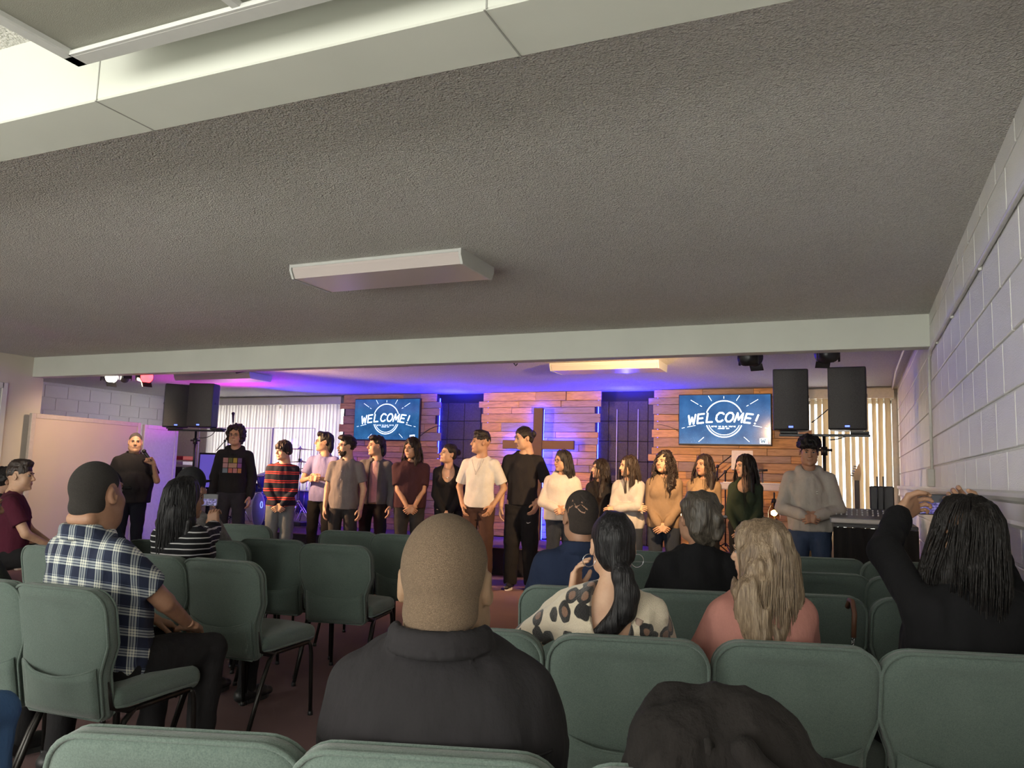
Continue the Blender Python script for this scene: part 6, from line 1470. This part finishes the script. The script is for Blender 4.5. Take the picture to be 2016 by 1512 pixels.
man_b2 = sit_on('B2', 922, 'man in a navy T-shirt and black cap bent forward over a phone', turn=-14, dx=-.03, w=1.12, hair='cap', hair_c=(.02, .018, .018), skin_c=SK1, arms=('lap', 'down'), hands=('relax', 'hold'), wrists={-1: (-.22, .22, .14)}, poles={-1: (-1, -.4, 0)}, top='tee', top_m=CL('navy_tee', (.012, .015, .028)), bottom_m=DK, spec=dict(seed=34), lean=4)
free_sitter(-52, 938, 3.3, 'grey-haired man in a dark shirt cut by the left edge', 30, 1.70, w=1.2, hair='buzz', hair_c=(.16, .15, .14), skin_c=SK1, arms=('lap', 'lap'), top='long', top_m=CL('dark_olive', (.024, .026, .022)), bottom_m=DK, spec=dict(seed=35))
# ---- things held or left on chairs
def phone(P, rz, tilt, label, scr, land=True):
    t = empty('smartphone', P, rz, label, 'phone'); t.rotation_euler = (R(tilt), 0, rz); w, h = (.155, .077) if land else (.077, .155)
    b = MB(); b.prism(rrect(w, h, .010, 4), 0, .0085, 'y'); b.build('case', M_BLACK, t); b = MB(); b.prism(rrect(w-.008, h-.006, .008, 4), -.0006, .0002, 'y'); b.build('display', scr, t)
    MB().cyl((w*.38, .008, h*.3), (w*.38, .011, h*.3), .007, n=12).build('lens', M_BLACK, t); return t
def scrm(n):
    co = n.co('Generated'); v = n.noise(co, 9, 3, .6); z = n.sep(co)[2]; c = n.ramp(v, [(.40, (.02, .02, .03)), (.52, (.10, .07, .35)), (.68, (.45, .42, .65))]); c = n.mix(n.ramp(z, [(.55, (0, 0, 0)), (.62, (1, 1, 1))]), c, (.05, .05, .055))
    n.color((.01, .01, .01)); n.l(c, n.b.inputs['Emission Color']); n.b.inputs['Emission Strength'].default_value = .8; n.set(Roughness=.15)
M_SCR = mat('phone_stage_view', scrm)

def held(root, i, j, lift, fwd, label, tilt=-6):
    """a phone between the two wrists of a person (or at one wrist)"""
    M = Matrix.Translation(root.location) @ root.rotation_euler.to_matrix().to_4x4(); w_ = list(root['_w']); a = M @ V(w_[3*i:3*i+3]); b = M @ V(w_[3*j:3*j+3]); c = (a+b)/2
    f = root.rotation_euler.to_matrix() @ V(0, 1, 0); return phone(c+f*fwd+V(0, 0, lift), root.rotation_euler.z+R(8), tilt, label, M_SCR)
phone(atpx(1838, 993, 2.93), R(CAMDEG-16), -8, 'smartphone held up sideways in both hands at the right, showing the stage', M_SCR)
phone(atpx(404, 984, 5.04), R(CAMDEG+6), -8, 'smartphone held up sideways by the woman in the striped top', M_SCR)
ph = held(man_b2, 1, 1, .05, .03, 'pale phone held low by the man in the navy T-shirt')
MB().prism([(p[0], p[1]) for p in rrect(.150, .070, .01, 3)], .0086, .0096, 'y').build('back_cover', plain('phone_pale', (.55, .55, .52), .4), ph)
for o in bpy.data.objects:
    if '_w' in o.keys(): del o['_w']
# denim knee reaching in at the lower left corner
kp = atZ(-34, 1345, .62); rz = CAMDEG-4; M = Matrix.Rotation(R(rz), 3, 'Z'); p = V(kp.x, kp.y, 0)-M @ V(.11, .40, 0)
person('person in blue jeans cut off at the lower left corner, only a knee showing', (p.x, p.y, 0), rz, H=1.72, sit=True, hair='short', skin_c=SK1, arms=('down', 'lap'), top='tee', top_m=DKB, bottom_m=CL('jeans_bright', (.055, .12, .26)), spec=dict(seed=41), lean=-12)
o = copy_tree(CH0); o.location = (p.x-.0, p.y-.0, 0); o.rotation_euler = (0, 0, R(rz)); tag(o, 'green chair outside the left edge under the person in blue jeans', 'chair', GL_)
# dark coat heaped over the back of the nearest right chair
c0 = atZ(1446, 1440, .93); loc, rz = CHAIRS['F3']; t = empty('coat', (c0.x, c0.y, 0), R(rz), 'dark brown-black coat heaped over a chair back at the bottom edge', 'coat')
S = SDF((-.30, -.22, .45), (.32, .26, 1.08), .0075)
S.ell((-.085, 0, .895), (.075, .07, .075), k=.03); S.ell((.015, .01, .915), (.10, .075, .065), k=.04); S.cap((.03, .0, .93), (.17, -.01, .78), .060, .075, k=.04); S.cap((-.10, 0, .88), (-.16, -.01, .62), .060, .08, k=.05)
S.cap((.17, -.01, .80), (.20, -.01, .52), .075, .08, k=.04); S.cap((0, 0, .85), (0, -.01, .55), .13, .14, k=.05, flat=((0, 1, 0), .5)); S.cap((-.055, -.075, .94), (.06, -.085, .74), .020, .030, k=.02); S.cap((-.07, -.06, .93), (-.04, -.08, .60), .016, .030, k=.02)
S.cap((-.045, -.085, .90), (.07, -.11, .72), .014, .022, k=.012, op='s'); S.noise(.030, (9, 9, 6), 3); S.noise(.014, (22, 22, 11), 5); S.noise(.005, (50, 50, 30), 6)
ct = Soup().add(S.out()).build('body', CL('coat_wool', (.011, .009, .008), var=.2, fold=.8), t)
S = SDF((-.2, -.2, .6), (.24, .1, 1.0), .007); S.cap((.0, -.085, .93), (.14, -.095, .78), .022, .030, k=.02); S.noise(.008, (20, 20, 20), 8); Soup().add(S.out()).build('collar', CL('coat_wool', (.017, .014, .012)), t)
MB().cyl((.055, -.125, .80), (.057, -.133, .803), .011, n=14).build('button', plain('coat_button', (.05, .05, .055), .25), t)
# handbag hanging on the chair with the strap
q = atZ(1677, 1182, .875); loc, rz = CHAIRS['K3']; t = empty('handbag', (q.x, q.y, .86), R(rz), 'small black handbag with a brown strap hanging on a green chair back', 'bag')
b = MB(); b.tube([(0, .06, -.02), (0, .03, .012), (0, -.01, .012), (-.004, -.045, -.03), (-.012, -.055, -.12)], .011, 8, squash=.9); b.build('strap', plain('strap_leather', (.13, .055, .03), .5), t)
b = MB()
for k in range(16): b.tube([(-.014-.0015*k+.004*math.cos(a), -.058+.002*(k % 2)*math.sin(a), -.125-.0095*k+.006*math.sin(a)) for a in [2*PI*i/8 for i in range(8)]], .0022, 4, closed=True)
b.build('chain', M_CHROME, t, kind='stuff')
S = SDF((-.20, -.11, -.52), (.12, .03, -.22), .008); S.box((-.045, -.060, -.38), (.11, .030, .085), .03); Soup().add(S.out()).build('pouch', plain('bag_black', (.014, .013, .013), .45), t)
